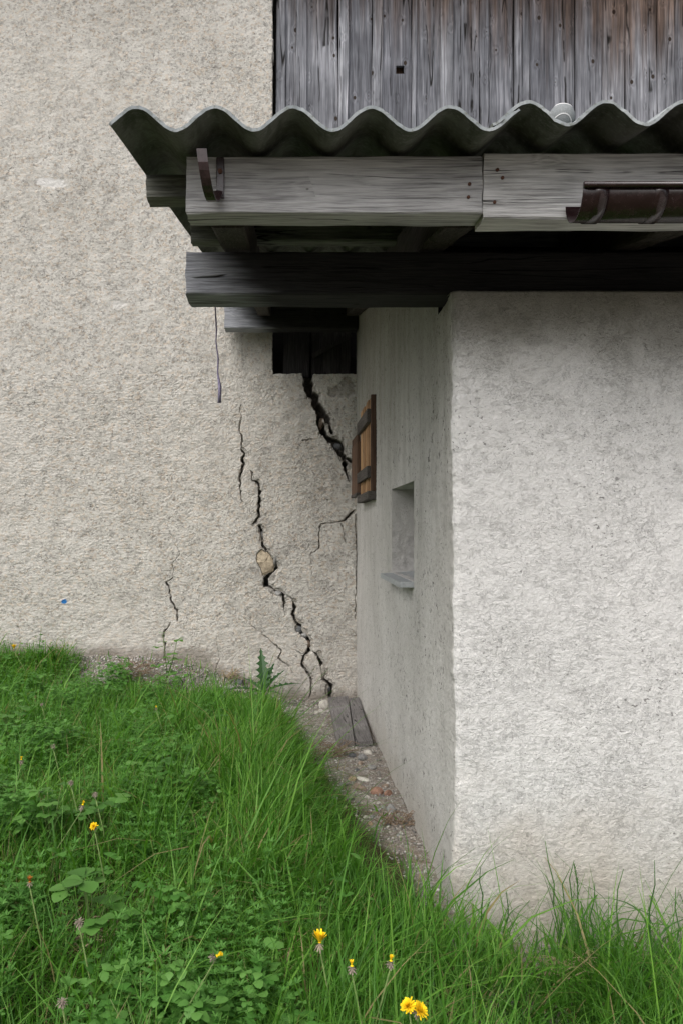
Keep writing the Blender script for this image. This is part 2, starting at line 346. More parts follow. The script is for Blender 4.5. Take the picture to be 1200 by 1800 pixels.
M['twig'] = simple('dead_stalk', (.22, .165, .12), .9, .1, .4, 60)
M['chip'] = simple('pale_stone_chip', (.55, .53, .48), .9, .15, .12, 50)
M['tanstone'] = simple('tan_stone', (.42, .355, .265), .95, .15, .4, 34, .8)
M['stone_grey'] = simple('grey_stone', (.24, .24, .235), .9, .2, .3, 50, .5)
M['stone_dark'] = simple('dark_grey_stone', (.13, .135, .14), .9, .2, .3, 50, .5)
M['stone_pale'] = simple('pale_stone', (.42, .40, .36), .9, .2, .25, 50, .5)
M['stone_red'] = simple('red_brown_stone', (.25, .15, .11), .9, .2, .4, 45, .5)
M['stone_brown'] = simple('brown_stone', (.24, .19, .15), .9, .2, .3, 45, .5)
M['stone_tan'] = simple('tan_pebble', (.36, .27, .19), .9, .2, .3, 45, .5)
def leafmat(name, cols, dry=(.30, .25, .12), dryamt=.03, trans=.35, rough=.5):
    k = NT(name); a = k.attr('rand'); p = k.pos()
    f = k.noise(p, 3.5, 3); v = k.ma('ADD', k.ma('MULTIPLY', a, .75), k.ma('MULTIPLY', f, .35))
    col = k.ramp(v, [(.1, cols[0]), (.5, cols[1]), (.95, cols[2])])
    col = k.mix(k.ma('GREATER_THAN', a, 1-dryamt), col, dry)
    k.out(col, rough, None, .3)
    tr = k.n('ShaderNodeBsdfTranslucent'); k.L(k.mix(1., col, (1.1, 1.25, .5), 'MULTIPLY'), tr.inputs[0])
    ms = k.n('ShaderNodeMixShader'); ms.inputs[0].default_value = trans
    k.L(k.b.outputs[0], ms.inputs[1]); k.L(tr.outputs[0], ms.inputs[2]); k.L(ms.outputs[0], k.t.nodes['Material Output'].inputs[0])
    return k.m
M['grass'] = leafmat('grass_blades', ((.028, .085, .011), (.078, .222, .024), (.20, .385, .065)), dryamt=.045, trans=.42)
M['herb'] = leafmat('herb_leaves', ((.04, .11, .018), (.08, .22, .038), (.165, .34, .08)), dryamt=.0, trans=.4)
M['leaf'] = leafmat('broad_leaf', ((.045, .13, .025), (.085, .21, .04), (.14, .29, .065)), dryamt=.0)
M['thistle'] = leafmat('thistle_leaf', ((.025, .075, .03), (.04, .10, .04), (.06, .13, .055)), dryamt=.0)
M['tallgrass'] = leafmat('tall_grass', ((.03, .085, .02), (.055, .15, .032), (.10, .22, .055)), dryamt=.0)
M['stem'] = simple('flower_stalk', (.13, .19, .06), .7, .2, .3, 60)
M['petal'] = simple('yellow_petal', (.86, .58, .012), .7, .2, .18, 90)
M['petal_dull'] = simple('wilted_orange_petal', (.42, .16, .03), .8, .15, .35, 90)
M['bract'] = simple('withered_bract', (.24, .20, .15), .9, .1, .3, 90)
M['fluff'] = simple('withered_seed_fluff', (.24, .20, .16), .95, .1, .3, 90)

# ------------------------------------------------------------------ ground
DF, DN, XS = 5.63, 2.35, .49       # depth of the facade, of the annex front, x of the annex side wall
EDGE_D = np.array([1.0, 2.25, 2.5, 2.9, 3.5, 4.2, 4.9, 5.4, 5.7]); EDGE_X = np.array([.50, .49, .46, .38, .27, .16, .06, -.02, -.05])
def gh(x, y, fine=True):
    x = np.asarray(x, float); y = np.asarray(y, float)
    base = -1.141-.055*sstep(2.35, 5.6, y)
    base = base-(.085*sstep(.48, .66, x)+.05*np.clip((x-.6)/.7, 0, 2.5))*(y < 20)
    e = np.interp(np.clip(y, 1, 5.7), EDGE_D, EDGE_X)-.02
    u = np.maximum(0, e-x)
    rise = .15*(1-np.exp(-u/.62))+.15*sstep(5.08, 5.6, y)*sstep(-.05, .9, u)+.02*sstep(.0, .10, u)*sstep(4.2, 5.2, y)
    rise = rise*(1-.55*sstep(2.6, 1.4, y))
    h = base+rise-.06*np.clip(2.2-y, 0, 12)
    n = .022*fbm(x*2.3, y*2.3, 3, 3)
    if fine: n = n+.008*fbm(x*14, y*14, 3, 9)
    return h+n
def ghit(px, py):
    d = np.linspace(1.2, 5.6, 1200); x = (px-CX)/FPX*d; z = (CY-py)/FPX*d
    g = gh(x, d); i = np.argmax(z <= g)
    return Vector((x[i], d[i], g[i])) if (z <= g).any() else Vector((x[-1], 5.55, gh(x[-1], 5.55)))
def hray(px, py, h, dmin=1.3):
    """ground point under the pixel's ray where that ray passes h above the ground"""
    d = np.linspace(dmin, 5.45, 1500); x = (px-CX)/FPX*d; z = (CY-py)/FPX*d; g = gh(x, d); i = int(np.argmax(z-g <= h)) if (z-g <= h).any() else -1
    return Vector((x[i], d[i], g[i]))
def lines(segs):
    out = []
    for a, b, s in segs: out.append(np.arange(a, b, s))
    out.append([segs[-1][1]]); return np.concatenate(out)
gx = lines([(-90, -10, 10), (-10, -2.8, .6), (-2.8, -.3, .03), (-.3, .62, .0125), (.62, 2.8, .04), (2.8, 10, .6), (10, 90, 10)])
gy = lines([(-90, -10, 10), (-10, .8, .6), (.8, 2.2, .03), (2.2, 5.75, .018), (5.75, 10, .6), (10, 90, 10)])
GX, GY = np.meshgrid(gx, gy); GZ = gh(GX, GY)
ed = np.interp(np.clip(GY, 1, 5.7), EDGE_D, EDGE_X)
strip = np.maximum(sstep(-.08, .03, GX-ed+.05*fbm(GX*6, GY*6, 2, 5)), sstep(5.12, 5.30, GY+.10*fbm(GX*4, GY*4, 2, 6))*sstep(-1.62, -1.42, GX))
near = (np.abs(GX) < 2.8) & (GY > .8) & (GY < 5.75)
GZ = GZ+np.where(near, strip*(.006*fbm(GX*40, GY*40, 3, 21)+.004*np.abs(fbm(GX*75, GY*75, 2, 31))), 0)
idx = np.arange(GX.size).reshape(GX.shape)
Q = np.stack([idx[:-1, :-1], idx[:-1, 1:], idx[1:, 1:], idx[1:, :-1]], -1).reshape(-1, 4)
def ground_mat():
    k = NT('soil_and_gravel'); p = k.pos(); f = k.noise(p, 60, 4, .7); g = k.noise(p, 6, 4, .6); v = k.sep(k.voro(p, 110, 'F1', 'Color'))[0]
    soil = k.mix(k.mr(g, .3, .7), (.20, .175, .15), (.29, .262, .23)); soil = k.mix(k.mr(v, .55, .9), soil, (.36, .345, .32)); soil = k.mix(k.mr(f, .5, .75), soil, (.11, .09, .072))
    red = k.mr(k.noise(p, 9, 3), .52, .68); soil = k.mix(k.ma('MULTIPLY', red, .5), soil, (.19, .13, .095))
    turf = k.mix(k.mr(f, .35, .65), (.035, .040, .015), (.075, .065, .03))
    col = k.mix(k.attr('dirt'), turf, soil)
    return k.out(col, .95, k.bump(k.ma('ADD', f, k.ma('MULTIPLY', k.voro(p, 110), .8)), .8, .01), .1)
M['ground'] = ground_mat()
gnd = np_mesh('ground', np.stack([GX, GY, GZ], -1).reshape(-1, 3), Q, None, [M['ground']], {'dirt': strip})
tag(gnd, 'grassy slope with a bare dirt strip beside the walls', None, None, 'structure')

# ------------------------------------------------------------------ barn: cracked facade
barn = empty('barn', (-1.2, DF, -1.0), label='old barn with cracked beige plaster wall and grey boarded upper storey', cat='barn')
BO = Vector((-1.2, DF, -1.0))
def under(o, root_loc):   # child given in world coordinates
    o.location = -Vector(root_loc); return o
CR = [  # crack polylines in photo pixels: x, y, width
 [(541,655,16),(542,675,14),(545,692,9),(556,697,12),(554,708,11),(563,722,13),(574,733,11),(580,745,4),(584,761,4)],
 [(561,731,6),(563,745,9),(568,759,11),(576,770,6),(586,776,8),(594,783,17),(597,791,15),(605,803,6),(606,815,7),(607,826,4),(614,845,1.6)],
 [(606,804,5),(612,807,5),(621,812,5)],
 [(424,712,1.4),(422,720,1.5),(425,731,1.6),(421,752,2),(425.6,770,2.6),(424,789,2.2),(430,797,3.5),(425.6,805,4.5),(429,815,4.5),(423,833,4),(422,845,3),(423,868,2),(428,885,1.5)],
 [(429,815,1.4),(440,826,1.4),(444,831,2),(444,845,2.4),(452,847,3),(457,864,5),(455,885,5),(456,908,4),(444,922,2.2)],
 [(456,925,4),(458,929,5),(459.6,938,7),(461,947,4),(461,958,4.5),(472,973,3),(484.5,991,3.4),(486.6,998,6),(475.6,1009,5),(466.7,1018,8),(467.6,1027,10),(476.5,1033,3.4),(488,1041,4),(497,1045,8),(498.7,1055,4),(501,1078,1.8)],
 [(498,1045,3),(506,1048,1.6),(516.5,1055,1.8),(518,1068,5),(514,1080,4.5),(520,1093,4),(527,1101,7),(529,1112,5),(539.6,1121,5),(544,1132,6),(543,1144,5.5),(534,1153,3),(530,1165.5,4),(538,1180,3),(547,1194,3.4),(547,1212,3),(544,1226,1.5)],
 [(543,1142,1.8),(555.6,1149.5,3),(564.5,1167,6),(570,1181.5,6),(568,1194,5),(581.5,1205,7),(579.7,1221,8),(577,1236,6)],
 [(440,1080,1.2),(441,1098,1.2),(468.5,1121,1.5),(495,1144,3),(489,1157,2.2),(507.6,1171,1.6),(520,1189,1.2)],
 [(299,937,1.1),(317,975,1.2),(305,988,1.3),(305,1015,1.2),(292,1024,2.5),(298.7,1039,2.7),(301,1057,2.7),(312,1073,3.2),(312,1091,2.5)],
 [(300,1095,1.5),(289,1111,2.6),(290.7,1151,2.6),(285,1185,2)],
 [(381,1124,1.2),(387,1159,1.3),(379,1177,1.2)],
 [(622,898,3.4),(604,915,3),(587,919,1.6),(564.5,921,1.9),(561,936,2.4),(561,964,2.2),(546,974,1.5)],
 [(599.5,920,1.5),(608,955,1.5)], [(532,774,1.6),(549,772,1.6)], [(478,700,1.3),(484,712,1.6)],
 [(520,1143,1.2),(530,1150,1.3),(542,1146,1.8)], [(548,1010,1.1),(546,974,1.1)], [(625,905,1.8),(626.4,990,2.0),(625,1090,1.6)], [(32,1090,1.2),(40,1150,1.2)],
]
def jitter(poly):
    out = []; r = random.Random(len(poly)*7+int(poly[0][0]))
    for (x0, y0, w0), (x1, y1, w1) in zip(poly, poly[1:]):
        L = math.hypot(x1-x0, y1-y0); n = max(1, int(L/4))
        for i in range(n):
            t = i/n; j = min(1.6, .12*L+.2) if 0 < i else 0
            out.append((x0+(x1-x0)*t+r.uniform(-j, j), y0+(y1-y0)*t+r.uniform(-j, j)*.6, (w0+(w1-w0)*t)*r.uniform(.7, 1.3)))
    out.append(poly[-1]); return out
STONE = [(459.6,965),(451.5,973),(450.5,986),(458,998),(462,1012),(481,1003),(483,991),(474,975)]
def inpoly(x, y, poly):
    c = np.zeros(x.shape, bool); n = len(poly)
    for i in range(n):
        x0, y0 = poly[i]; x1, y1 = poly[(i+1) % n]
        cond = ((y0 > y) != (y1 > y)) & (x < (x1-x0)*(y-y0)/(y1-y0+1e-9)+x0); c ^= cond
    return c
def facade_part(name, xl, zl, edge=None):
    XX, ZZ = np.meshgrid(xl, zl); PX = CX+XX*FPX/DF; PY = CY-ZZ*FPX/DF
    disp = .010*fbm(XX*1.4, ZZ*1.4, 2, 40)+.0045*fbm(XX*13, ZZ*14, 2, 44)+.0032*fbm(XX*50+3*fbm(XX*9, ZZ*9, 2, 48), ZZ*58, 2, 46)
    cr = np.abs(perlin(XX*34+2.2*perlin(XX*8, ZZ*8, 60), ZZ*42, 61)); disp -= .003*np.exp(-(cr/.07)**2)*sstep(-.05, .25, perlin(XX*7, ZZ*7, 62))
    depth = np.zeros_like(XX); JN = 1.1*fbm(PX*.16, PY*.16, 3, 73)
    for poly in CR:
        pl = jitter([(x_, y_, w_*(1.35 if y_ < 830 and x_ > 530 else 1.)) for x_, y_, w_ in poly])
        for (x0, y0, w0), (x1, y1, w1) in zip(pl, pl[1:]):
            r = max(w0, w1)+6
            j0, j1 = np.searchsorted(PX[0], [min(x0, x1)-r, max(x0, x1)+r]); i0, i1 = np.searchsorted(-PY[:, 0], [-max(y0, y1)-r, -min(y0, y1)+r])
            if j0 >= j1 or i0 >= i1: continue
            sx = PX[i0:i1, j0:j1]; sy = PY[i0:i1, j0:j1]
            dx, dy = x1-x0, y1-y0; L2 = dx*dx+dy*dy+1e-9
            t = np.clip(((sx-x0)*dx+(sy-y0)*dy)/L2, 0, 1); dist = np.hypot(sx-x0-t*dx, sy-y0-t*dy)+JN[i0:i1, j0:j1]*min(1, max(w0, w1)/5)
            hw = np.maximum(.34, (w0+(w1-w0)*t)*.42); dmax = np.clip(((w0+(w1-w0)*t)-.9)*.017, .006, .16)
            dd = dmax*(1-sstep(hw*.75, hw+.32, dist))
            depth[i0:i1, j0:j1] = np.maximum(depth[i0:i1, j0:j1], dd)
    inner = sstep(.012, .04, depth)
    lip = np.zeros_like(XX)      # crumbled lips: ragged flakes lost on one side of the wide cracks
    for poly in CR:
        for (x0, y0, w0), (x1, y1, w1) in zip(poly, poly[1:]):
            if max(w0, w1) < 3.3: continue
            sh_ = 2.2+1.2*math.sin(x0*3.1); dx, dy = x1-x0, y1-y0; L2 = dx*dx+dy*dy+1e-9
            t = np.clip(((PX-x0-sh_)*dx+(PY-y0)*dy)/L2, 0, 1); dist = np.hypot(PX-x0-sh_-t*dx, PY-y0-t*dy)
            lip = np.maximum(lip, 1-sstep(.55, .9, dist/(max(w0, w1)*.75+1.5)+.55*fbm(PX*.16, PY*.13, 2, 77)))
    depth = np.maximum(depth, lip*.011); inner = np.maximum(inner, lip*.30)
    st = inpoly(PX, PY, STONE); depth = np.maximum(depth, np.where(st, .045, 0)); inner = np.maximum(inner, st*1.)
    # chipped lips and flaked patches by the cracks: plaster lost down to rubble
    for (cx, cy, rx, ry, dd) in ((479,1014,7,9,.012),(484,1040,9,7,.014),(534,1112,9,9,.012),(562,1150,6,7,.012),(568,1176,5,12,.016),(578,1213,7,14,.02),(600,688,26,12,.010),(611,680,14,20,.008),(573,750,7,10,.02),(590,772,10,7,.012),(614,818,7,9,.012),(524,1105,6,8,.02)):
        q = np.hypot((PX-cx)/rx, (PY-cy)/ry)+.35*fbm(PX*.12, PY*.12, 2, 70)
        f = 1-sstep(.75, 1.0, q); depth = np.maximum(depth, f*dd); inner = np.maximum(inner, f*.45)
    n2 = .35*fbm(PX*.09, PY*.16, 3, 80)
    white = (1-sstep(.85, 1.0, np.hypot((PX-90-(PY-320)*.6)/27, (PY-321)/9.5)+n2))
    white = np.maximum(white, .6*(1-sstep(.7, 1.1, np.hypot((PX-208)/14, (PY-535)/8)+n2)))
    white = np.maximum(white, .5*(1-sstep(.7, 1.1, np.hypot((PX-340)/22, (PY-205)/14)+n2)))
    blue = (1-sstep(.75, 1.0, np.hypot((PX-113)/5.2, (PY-1057)/4.8)+n2*1.2))
    depth = np.maximum(depth, white*.004)
    gz = gh(XX, np.full_like(XX, DF-.05)); mud = .75*(1-sstep(.0, .10, ZZ-gz-.05*fbm(XX*6, ZZ*6, 2, 90)))*sstep(-.1, -.5, -XX*0-.6)
    mud = np.maximum(mud, .6*(1-sstep(.6, 1.1, np.hypot((PX-335)/48, (PY-1160)/26)+n2)))
    Y = DF-disp*1.0+depth
    if edge is not None: Y = Y+edge(XX, ZZ)
    V = np.stack([XX, Y, ZZ], -1)
    return V, dict(white=white, blue=blue, mud=mud, inner=inner), XX, ZZ
ZT = Z_(657, DF); XE = X_(478, DF)
xl = lines([(-4.2, -2.15, .05), (-2.15, -.86, .0065), (-.86, .535, .0029)]); zl = lines([(-1.7, -1.25, .05), (-1.25, ZT, .0033)])
Va, Aa, XX, ZZ = facade_part('lower', xl, zl)
ja = int(np.searchsorted(xl, XE)); xl2 = xl[:ja+1].copy(); zl2 = lines([(ZT, 3.95, .0075), (3.95, 5.2, .05)])
Vb, Ab, X2, Z2 = facade_part('upper', xl2, zl2)
# ragged broken plaster edge beside the boards, and along the ledge under them
edge_j = .006*fbm(zl2*18, zl2*0+.5, 3, 95)+.004*RNG.normal(size=len(zl2))*.6
Vb[:, -1, 0] += edge_j; Vb[:, -2, 0] += edge_j*.7
nA = Va.shape[0]*Va.shape[1]; ia = np.arange(nA).reshape(Va.shape[:2]); ib = nA+np.arange(Vb.shape[0]*Vb.shape[1]).reshape(Vb.shape[:2])
top_j = .008*fbm(xl*16, xl*0+2.5, 3, 96); sel = np.arange(len(xl)) > ja
Va[-1, sel, 2] += top_j[sel]; Va[-2, sel, 2] += top_j[sel]*.6
Vb[0, :, :] = Va[-1, :ja+1, :]
qa = np.stack([ia[:-1, :-1], ia[:-1, 1:], ia[1:, 1:], ia[1:, :-1]], -1).reshape(-1, 4)
qb = np.stack([ib[:-1, :-1], ib[:-1, 1:], ib[1:, 1:], ib[1:, :-1]], -1).reshape(-1, 4)
# returns (thickness of the wall) at the open edges
ret = Vb[:, -1].copy(); ret[:, 1] += .16; ret2 = Va[-1, ja:].copy(); ret2[:, 1] += .16
ir = nA+Vb.shape[0]*Vb.shape[1]+np.arange(len(ret)); ir2 = ir[-1]+1+np.arange(len(ret2))
qr = np.stack([ib[:-1, -1], ir[:-1], ir[1:], ib[1:, -1]], -1); tl = ia[-1, ja:]
qr2 = np.stack([tl[:-1], tl[1:], ir2[1:], ir2[:-1]], -1)
VV = np.concatenate([Va.reshape(-1, 3), Vb.reshape(-1, 3), ret, ret2])
at = {k: np.concatenate([Aa[k].ravel(), Ab[k].ravel(), np.zeros(len(ret)+len(ret2)) + (.6 if k == 'inner' else 0)]) for k in Aa}
fac = np_mesh('wall', VV-np.array(BO), np.concatenate([qa, qb, qr, qr2]), None, [M['facade']], at, parent=barn)
fac['label'] = 'beige rough plastered wall split by stepped cracks'
def rock(name, c, size, mat, parent=None, seed=0, sub=2, amp=.28, flat=1., facets=False):
    bm = bmesh.new(); bmesh.ops.create_icosphere(bm, subdivisions=sub, radius=1)
    r = random.Random(seed); ax = [Vector((r.gauss(0, 1), r.gauss(0, 1), r.gauss(0, 1))).normalized() for _ in range(7)]; cut = [r.uniform(.62, .95) for _ in ax]
    for v in bm.verts:
        for a, q in zip(ax, cut):
            dd = v.co.dot(a)
            if dd > q: v.co -= a*(dd-q)*.92
        v.co *= 1+r.uniform(-amp, amp)*.16
    for v in bm.verts: v.co = Vector((v.co.x*size[0], v.co.y*size[1], v.co.z*size[2]*flat))
    m = bpy.data.meshes.new(name); bm.to_mesh(m); bm.free(); m.materials.append(mat)
    if sub >= 3: m.polygons.foreach_set('use_smooth', [True]*len(m.polygons))
    o = link(bpy.data.objects.new(name, m), parent); o.location = c; o.rotation_euler = (r.uniform(-.2, .2), r.uniform(-.2, .2), r.uniform(0, 6.28)); return o
# stones laid bare in the cracks (parts of the barn wall)
def slab_stone(poly, d, th, mat, seed):
    r = random.Random(seed); pts = []
    n = len(poly)
    for i in range(n):
        (x0, y0), (x1, y1) = poly[i], poly[(i+1) % n]
        for t in (0, .34, .67): pts.append((x0+(x1-x0)*t+r.uniform(-.5, .5), y0+(y1-y0)*t+r.uniform(-.5, .5)))
    cx = sum(p[0] for p in pts)/len(pts); cy = sum(p[1] for p in pts)/len(pts)
    vs_, fs = [], []; N = len(pts); rings = ((1.0, 0), (.97, -.6*th), (.8, -.95*th), (.45, -1.05*th))
    for s, dz in rings:
        for (x, y) in pts:
            p = P(cx+(x-cx)*s, cy+(y-cy)*s, DF); vs_.append((p.x, d+dz+r.uniform(-.003, .003), p.z))
    for k in range(3):
        for i in range(N): fs.append((k*N+i, k*N+(i+1) % N, (k+1)*N+(i+1) % N, (k+1)*N+i))
    c = P(cx, cy, DF); vs_.append((c.x, d-1.1*th, c.z))
    for i in range(N): fs.append((3*N+i, 3*N+(i+1) % N, 4*N))
    mb = MB(); mb.add([Vector(v)-BO for v in vs_], [f[::-1] for f in fs]); o = mb.build('stone', mat, barn)
    bm = bmesh.new(); bm.from_mesh(o.data); bmesh.ops.recalc_face_normals(bm, faces=bm.faces[:])
    if sum(f.normal.y*f.calc_area() for f in bm.faces) > 0: bmesh.ops.reverse_faces(bm, faces=bm.faces[:])
    bm.to_mesh(o.data); bm.free(); return o
slab_stone([(459,963),(450,972),(448.5,987),(457,999),(461,1013),(481,1004),(484,991),(474,974)], DF+.035, .036, M['tanstone'], 3)['label'] = 'tan stone laid bare in the crack'
for (px, py, sx, sz, dd, mt) in ((565,742,.022,.05,.05,'stone_brown'),(594,784,.035,.03,.07,'stone_dark'),(461,940,.02,.03,.05,'stone_grey'),(483,985,.015,.05,.02,'stone_grey'),(525,1108,.022,.03,.035,'stone_dark'),(535,1118,.03,.02,.022,'stone_grey'),(541,1133,.018,.03,.03,'stone_brown'),(568,1182,.016,.06,.035,'stone_pale'),(575,1212,.018,.03,.04,'stone_dark'),(489,1043,.03,.018,.018,'stone_grey')):
    p = P(px, py, DF); rock('stone', p+Vector((0, dd, 0))-BO, (sx, .03, sz), M[mt], barn, int(px), 2)

# boarded wall (upper storey) ------------------------------------------------
DB = 5.72
edges = [485,503,521,540,593,612,652,671,722,732,773,795,843,860,902,915,932,975,1010,1057,1098,1137,1157,1187,1225,1247,1290,1330,1352,1400,1450,1500,1560,1620,1680]
zb0, zb1 = ZT-.02, 5.15
def board(i, px0, px1, y0, th, z0=zb0, z1=zb1, mat='board', hole=None):
    x0, x1 = X_(px0, DB), X_(px1, DB); r = random.Random(i*13); nz = 26; rows = []
    ph0, ph1 = r.uniform(0, 6), r.uniform(0, 6); til = r.uniform(-.006, .006)
    vs_ = []; fs = []
    zs = list(np.linspace(z0, z1, nz))
    if hole: zs = sorted(zs+[hole[2], hole[3]])
    for z in zs:
        a = x0+.004*math.sin(z*2.3+ph0)+.0016*math.sin(z*9+ph1)+til*(z-2.5); b = x1+.004*math.sin(z*2.0+ph1)+.0016*math.sin(z*8+ph0)+til*(z-2.5)
        yy = y0+.003*math.sin(z*1.7+ph0); bev = .003
        row = [(a, yy+th, z), (a, yy+bev, z), (a+bev, yy, z)]
        if hole: row += [(hole[0], yy, z), (hole[1], yy, z)]
        else: row += [(a+(b-a)*.36, yy-.0012, z), (a+(b-a)*.7, yy-.0008, z)]
        row += [(b-bev, yy, z), (b, yy+bev, z), (b, yy+th, z)]
        vs_ += row
    n = 8
    for k in range(len(zs)-1):
        for j in range(n-1):
            if hole and j == 3 and zs[k] >= hole[2]-1e-6 and zs[k+1] <= hole[3]+1e-6: continue
            fs.append((k*n+j, k*n+j+1, (k+1)*n+j+1, (k+1)*n+j))
    fs.append(tuple(range(n))); fs.append(tuple((len(zs)-1)*n+j for j in range(n))[::-1])
    mb = MB(); mb.add(vs_, fs)
    if hole:   # thickness of the wood round the hole
        hx0, hx1, hz0, hz1 = hole; y1 = y0+th
        for (p, q) in (((hx0, hz0), (hx1, hz0)), ((hx1, hz0), (hx1, hz1)), ((hx1, hz1), (hx0, hz1)), ((hx0, hz1), (hx0, hz0))):
            mb.add([(p[0], y0+.001, p[1]), (q[0], y0+.001, q[1]), (q[0], y1, q[1]), (p[0], y1, p[1])], [(0, 1, 2, 3)])
    mb.v = [tuple(Vector(v)-BO) for v in mb.v]
    return mb.build('board', M[mat], barn)
for i, (a, b) in enumerate(zip(edges, edges[1:])):
    lay = 0 if (i % 2) else 1
    hole = None
    if a == 671: hole = (X_(696, DB), X_(710.5, DB), Z_(127, DB), Z_(112.5, DB))
    g0 = random.uniform(.2, 1.5); board(i, a+g0-(2.2 if lay == 0 else 0), b-random.uniform(.2, 1.3)+(1.2 if lay == 0 else 0), DB+(.022 if lay == 0 else .0)+random.uniform(-.005, .005), .024, hole=hole, z0=Z_(500, DB))
mb = MB(); mb.box((X_(690, DB), DB+.075, Z_(135, DB)), (X_(716, DB), DB+.09, Z_(105, DB))); mb.v = [tuple(Vector(v)-BO) for v in mb.v]
mb.build('backing_board', M['brown'], barn)
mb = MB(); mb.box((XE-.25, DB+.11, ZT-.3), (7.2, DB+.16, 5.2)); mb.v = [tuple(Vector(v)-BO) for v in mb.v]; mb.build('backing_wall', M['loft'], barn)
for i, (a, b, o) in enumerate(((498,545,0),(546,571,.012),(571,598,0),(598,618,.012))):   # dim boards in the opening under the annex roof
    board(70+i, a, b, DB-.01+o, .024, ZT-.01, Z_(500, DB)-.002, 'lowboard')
mb = MB(); a0 = P(549, 626, DB-.03); a1 = P(617, 588, DB-.03)
dv = (a1-a0).normalized(); up = Vector((-dv.z, 0, dv.x))*.016
mb.hexa([a0-up, a1-up, a1-up+Vector((0, .018, 0)), a0-up+Vector((0, .018, 0)), a0+up, a1+up, a1+up+Vector((0, .018, 0)), a0+up+Vector((0, .018, 0))])
mb.v = [tuple(Vector(v)-BO) for v in mb.v]; mb.build('diagonal_batten', M['lowboard'], barn)
# overhanging barn roof, above the picture
mb = MB(); mb.hexa([(-4.6, DF-.55, 4.75), (7.4, DF-.55, 4.75), (7.4, DF+3, 5.75), (-4.6, DF+3, 5.75), (-4.6, DF-.55, 4.83), (7.4, DF-.55, 4.83), (7.4, DF+3, 5.83), (-4.6, DF+3, 5.83)])
mb.v = [tuple(Vector(v)-BO) for v in mb.v]; mb.build('roof', M['loft'], barn)

# ------------------------------------------------------------------ annex
AO = Vector((XS, DN, -1.15))
annex = empty('annex', AO, label='low white roughcast annex with corrugated overhanging roof and a small deep niche', cat='annex')
def A_(mb): mb.v = [tuple(Vector(v)-AO) for v in mb.v]; return mb
SL, Z0R, D0 = .20, .9165, 1.82            # roof slope, height of the sheet at the eave, depth of the eave
def roofz(d): return Z0R+SL*(d-D0)
# roughcast skin, unrolled round the corner: s<0 runs back along the side wall, s>0 along the front
RC = .022
NI = (3.09, 3.75, -.203, .187)           # niche: near depth, far depth, bottom, top
sd_lines = [DF+.03]; d = DF+.03
while d > DN+RC+.004: d -= .0024*d; sd_lines.append(d)
sd_lines = np.array(sd_lines); sd_lines[np.argmin(abs(sd_lines-NI[0]))] = NI[0]; sd_lines[np.argmin(abs(sd_lines-NI[1]))] = NI[1]; sd_lines[-1] = DN+RC
arc = np.linspace(0, math.pi/2, 9)[1:-1]
fr_lines = lines([(XS+RC, 1.25, .0034), (1.25, 2.6, .03)])
zl = lines([(-1.6, -1.3, .05), (-1.3, .698, .0044)]); zl[np.argmin(abs(zl-NI[2]))] = NI[2]; zl[np.argmin(abs(zl-NI[3]))] = NI[3]
px_ = np.concatenate([np.full(len(sd_lines), XS), XS+RC-RC*np.cos(arc), fr_lines]); py_ = np.concatenate([sd_lines, DN+RC-RC*np.sin(arc), np.full(len(fr_lines), DN)])
nx_ = np.concatenate([np.full(len(sd_lines), -1.), -np.cos(arc), np.zeros(len(fr_lines))]); ny_ = np.concatenate([np.zeros(len(sd_lines)), -np.sin(arc), np.full(len(fr_lines), -1.)])
ns, na = len(sd_lines), len(arc)
sc_ = np.concatenate([[0], np.cumsum(np.hypot(np.diff(px_), np.diff(py_)))])
S, ZZ = np.meshgrid(sc_, zl)
Dd = np.broadcast_to(py_, S.shape)
isfront = np.broadcast_to(np.arange(len(px_)) >= ns, S.shape)
disp = .006*fbm(S*1.5, ZZ*1.5, 2, 120)+.0013*fbm(S*34, ZZ*40, 2, 124)+.0022*fbm(S*95+2*fbm(S*20, ZZ*20, 1, 128), ZZ*120, 1, 126)
disp = disp+(.014*fbm(S*0+.3, ZZ*2.6, 2, 131)+.006*fbm(S*6, ZZ*17, 2, 133))*np.exp(-((S-sc_[ns])/.055)**2)
nd = np.minimum.reduce([np.abs(Dd-NI[0])+((ZZ < NI[2]-.02) | (ZZ > NI[3]+.02))*9, np.abs(Dd-NI[1])+((ZZ < NI[2]-.02) | (ZZ > NI[3]+.02))*9, np.abs(ZZ-NI[2])+((Dd < NI[0]-.02) | (Dd > NI[1]+.02))*9, np.abs(ZZ-NI[3])+((Dd < NI[0]-.02) | (Dd > NI[1]+.02))*9])
disp = np.where(isfront, disp, disp*sstep(.0, .02, nd))
V = np.stack([px_+nx_*disp, py_+ny_*disp, ZZ], -1)
# the side wall carries on up under the roof behind the beam (gable)
zg = np.linspace(0, 1, 30)[1:]
gt = np.where(sd_lines > 2.60, roofz(sd_lines)-.06, .699)
Vg = np.stack([np.broadcast_to(px_[:ns]-disp[-1, :ns], (len(zg), ns)), np.broadcast_to(py_[:ns], (len(zg), ns)), .698+(gt[None]-.698)*zg[:, None]], -1)
Vg[:, :, 0] -= .003*fbm(Vg[:, :, 1]*30, Vg[:, :, 2]*44, 2, 124)
nV = S.size; i0 = np.arange(nV).reshape(S.shape); ig = nV+np.arange(Vg.shape[0]*ns).reshape(-1, ns)
ig = np.concatenate([i0[-1:, :ns], ig])
q = np.stack([i0[:-1, :-1], i0[:-1, 1:], i0[1:, 1:], i0[1:, :-1]], -1)
cd = (py_[:-1]+py_[1:])/2; cz = (zl[:-1]+zl[1:])/2
hole = (cz[:, None] > NI[2]) & (cz[:, None] < NI[3]) & (cd[None] > NI[0]) & (cd[None] < NI[1]) & (np.arange(len(cd))[None] < ns-1)
mi = np.broadcast_to((np.arange(len(cd)) >= ns+1).astype(int), hole.shape)
keep = ~hole
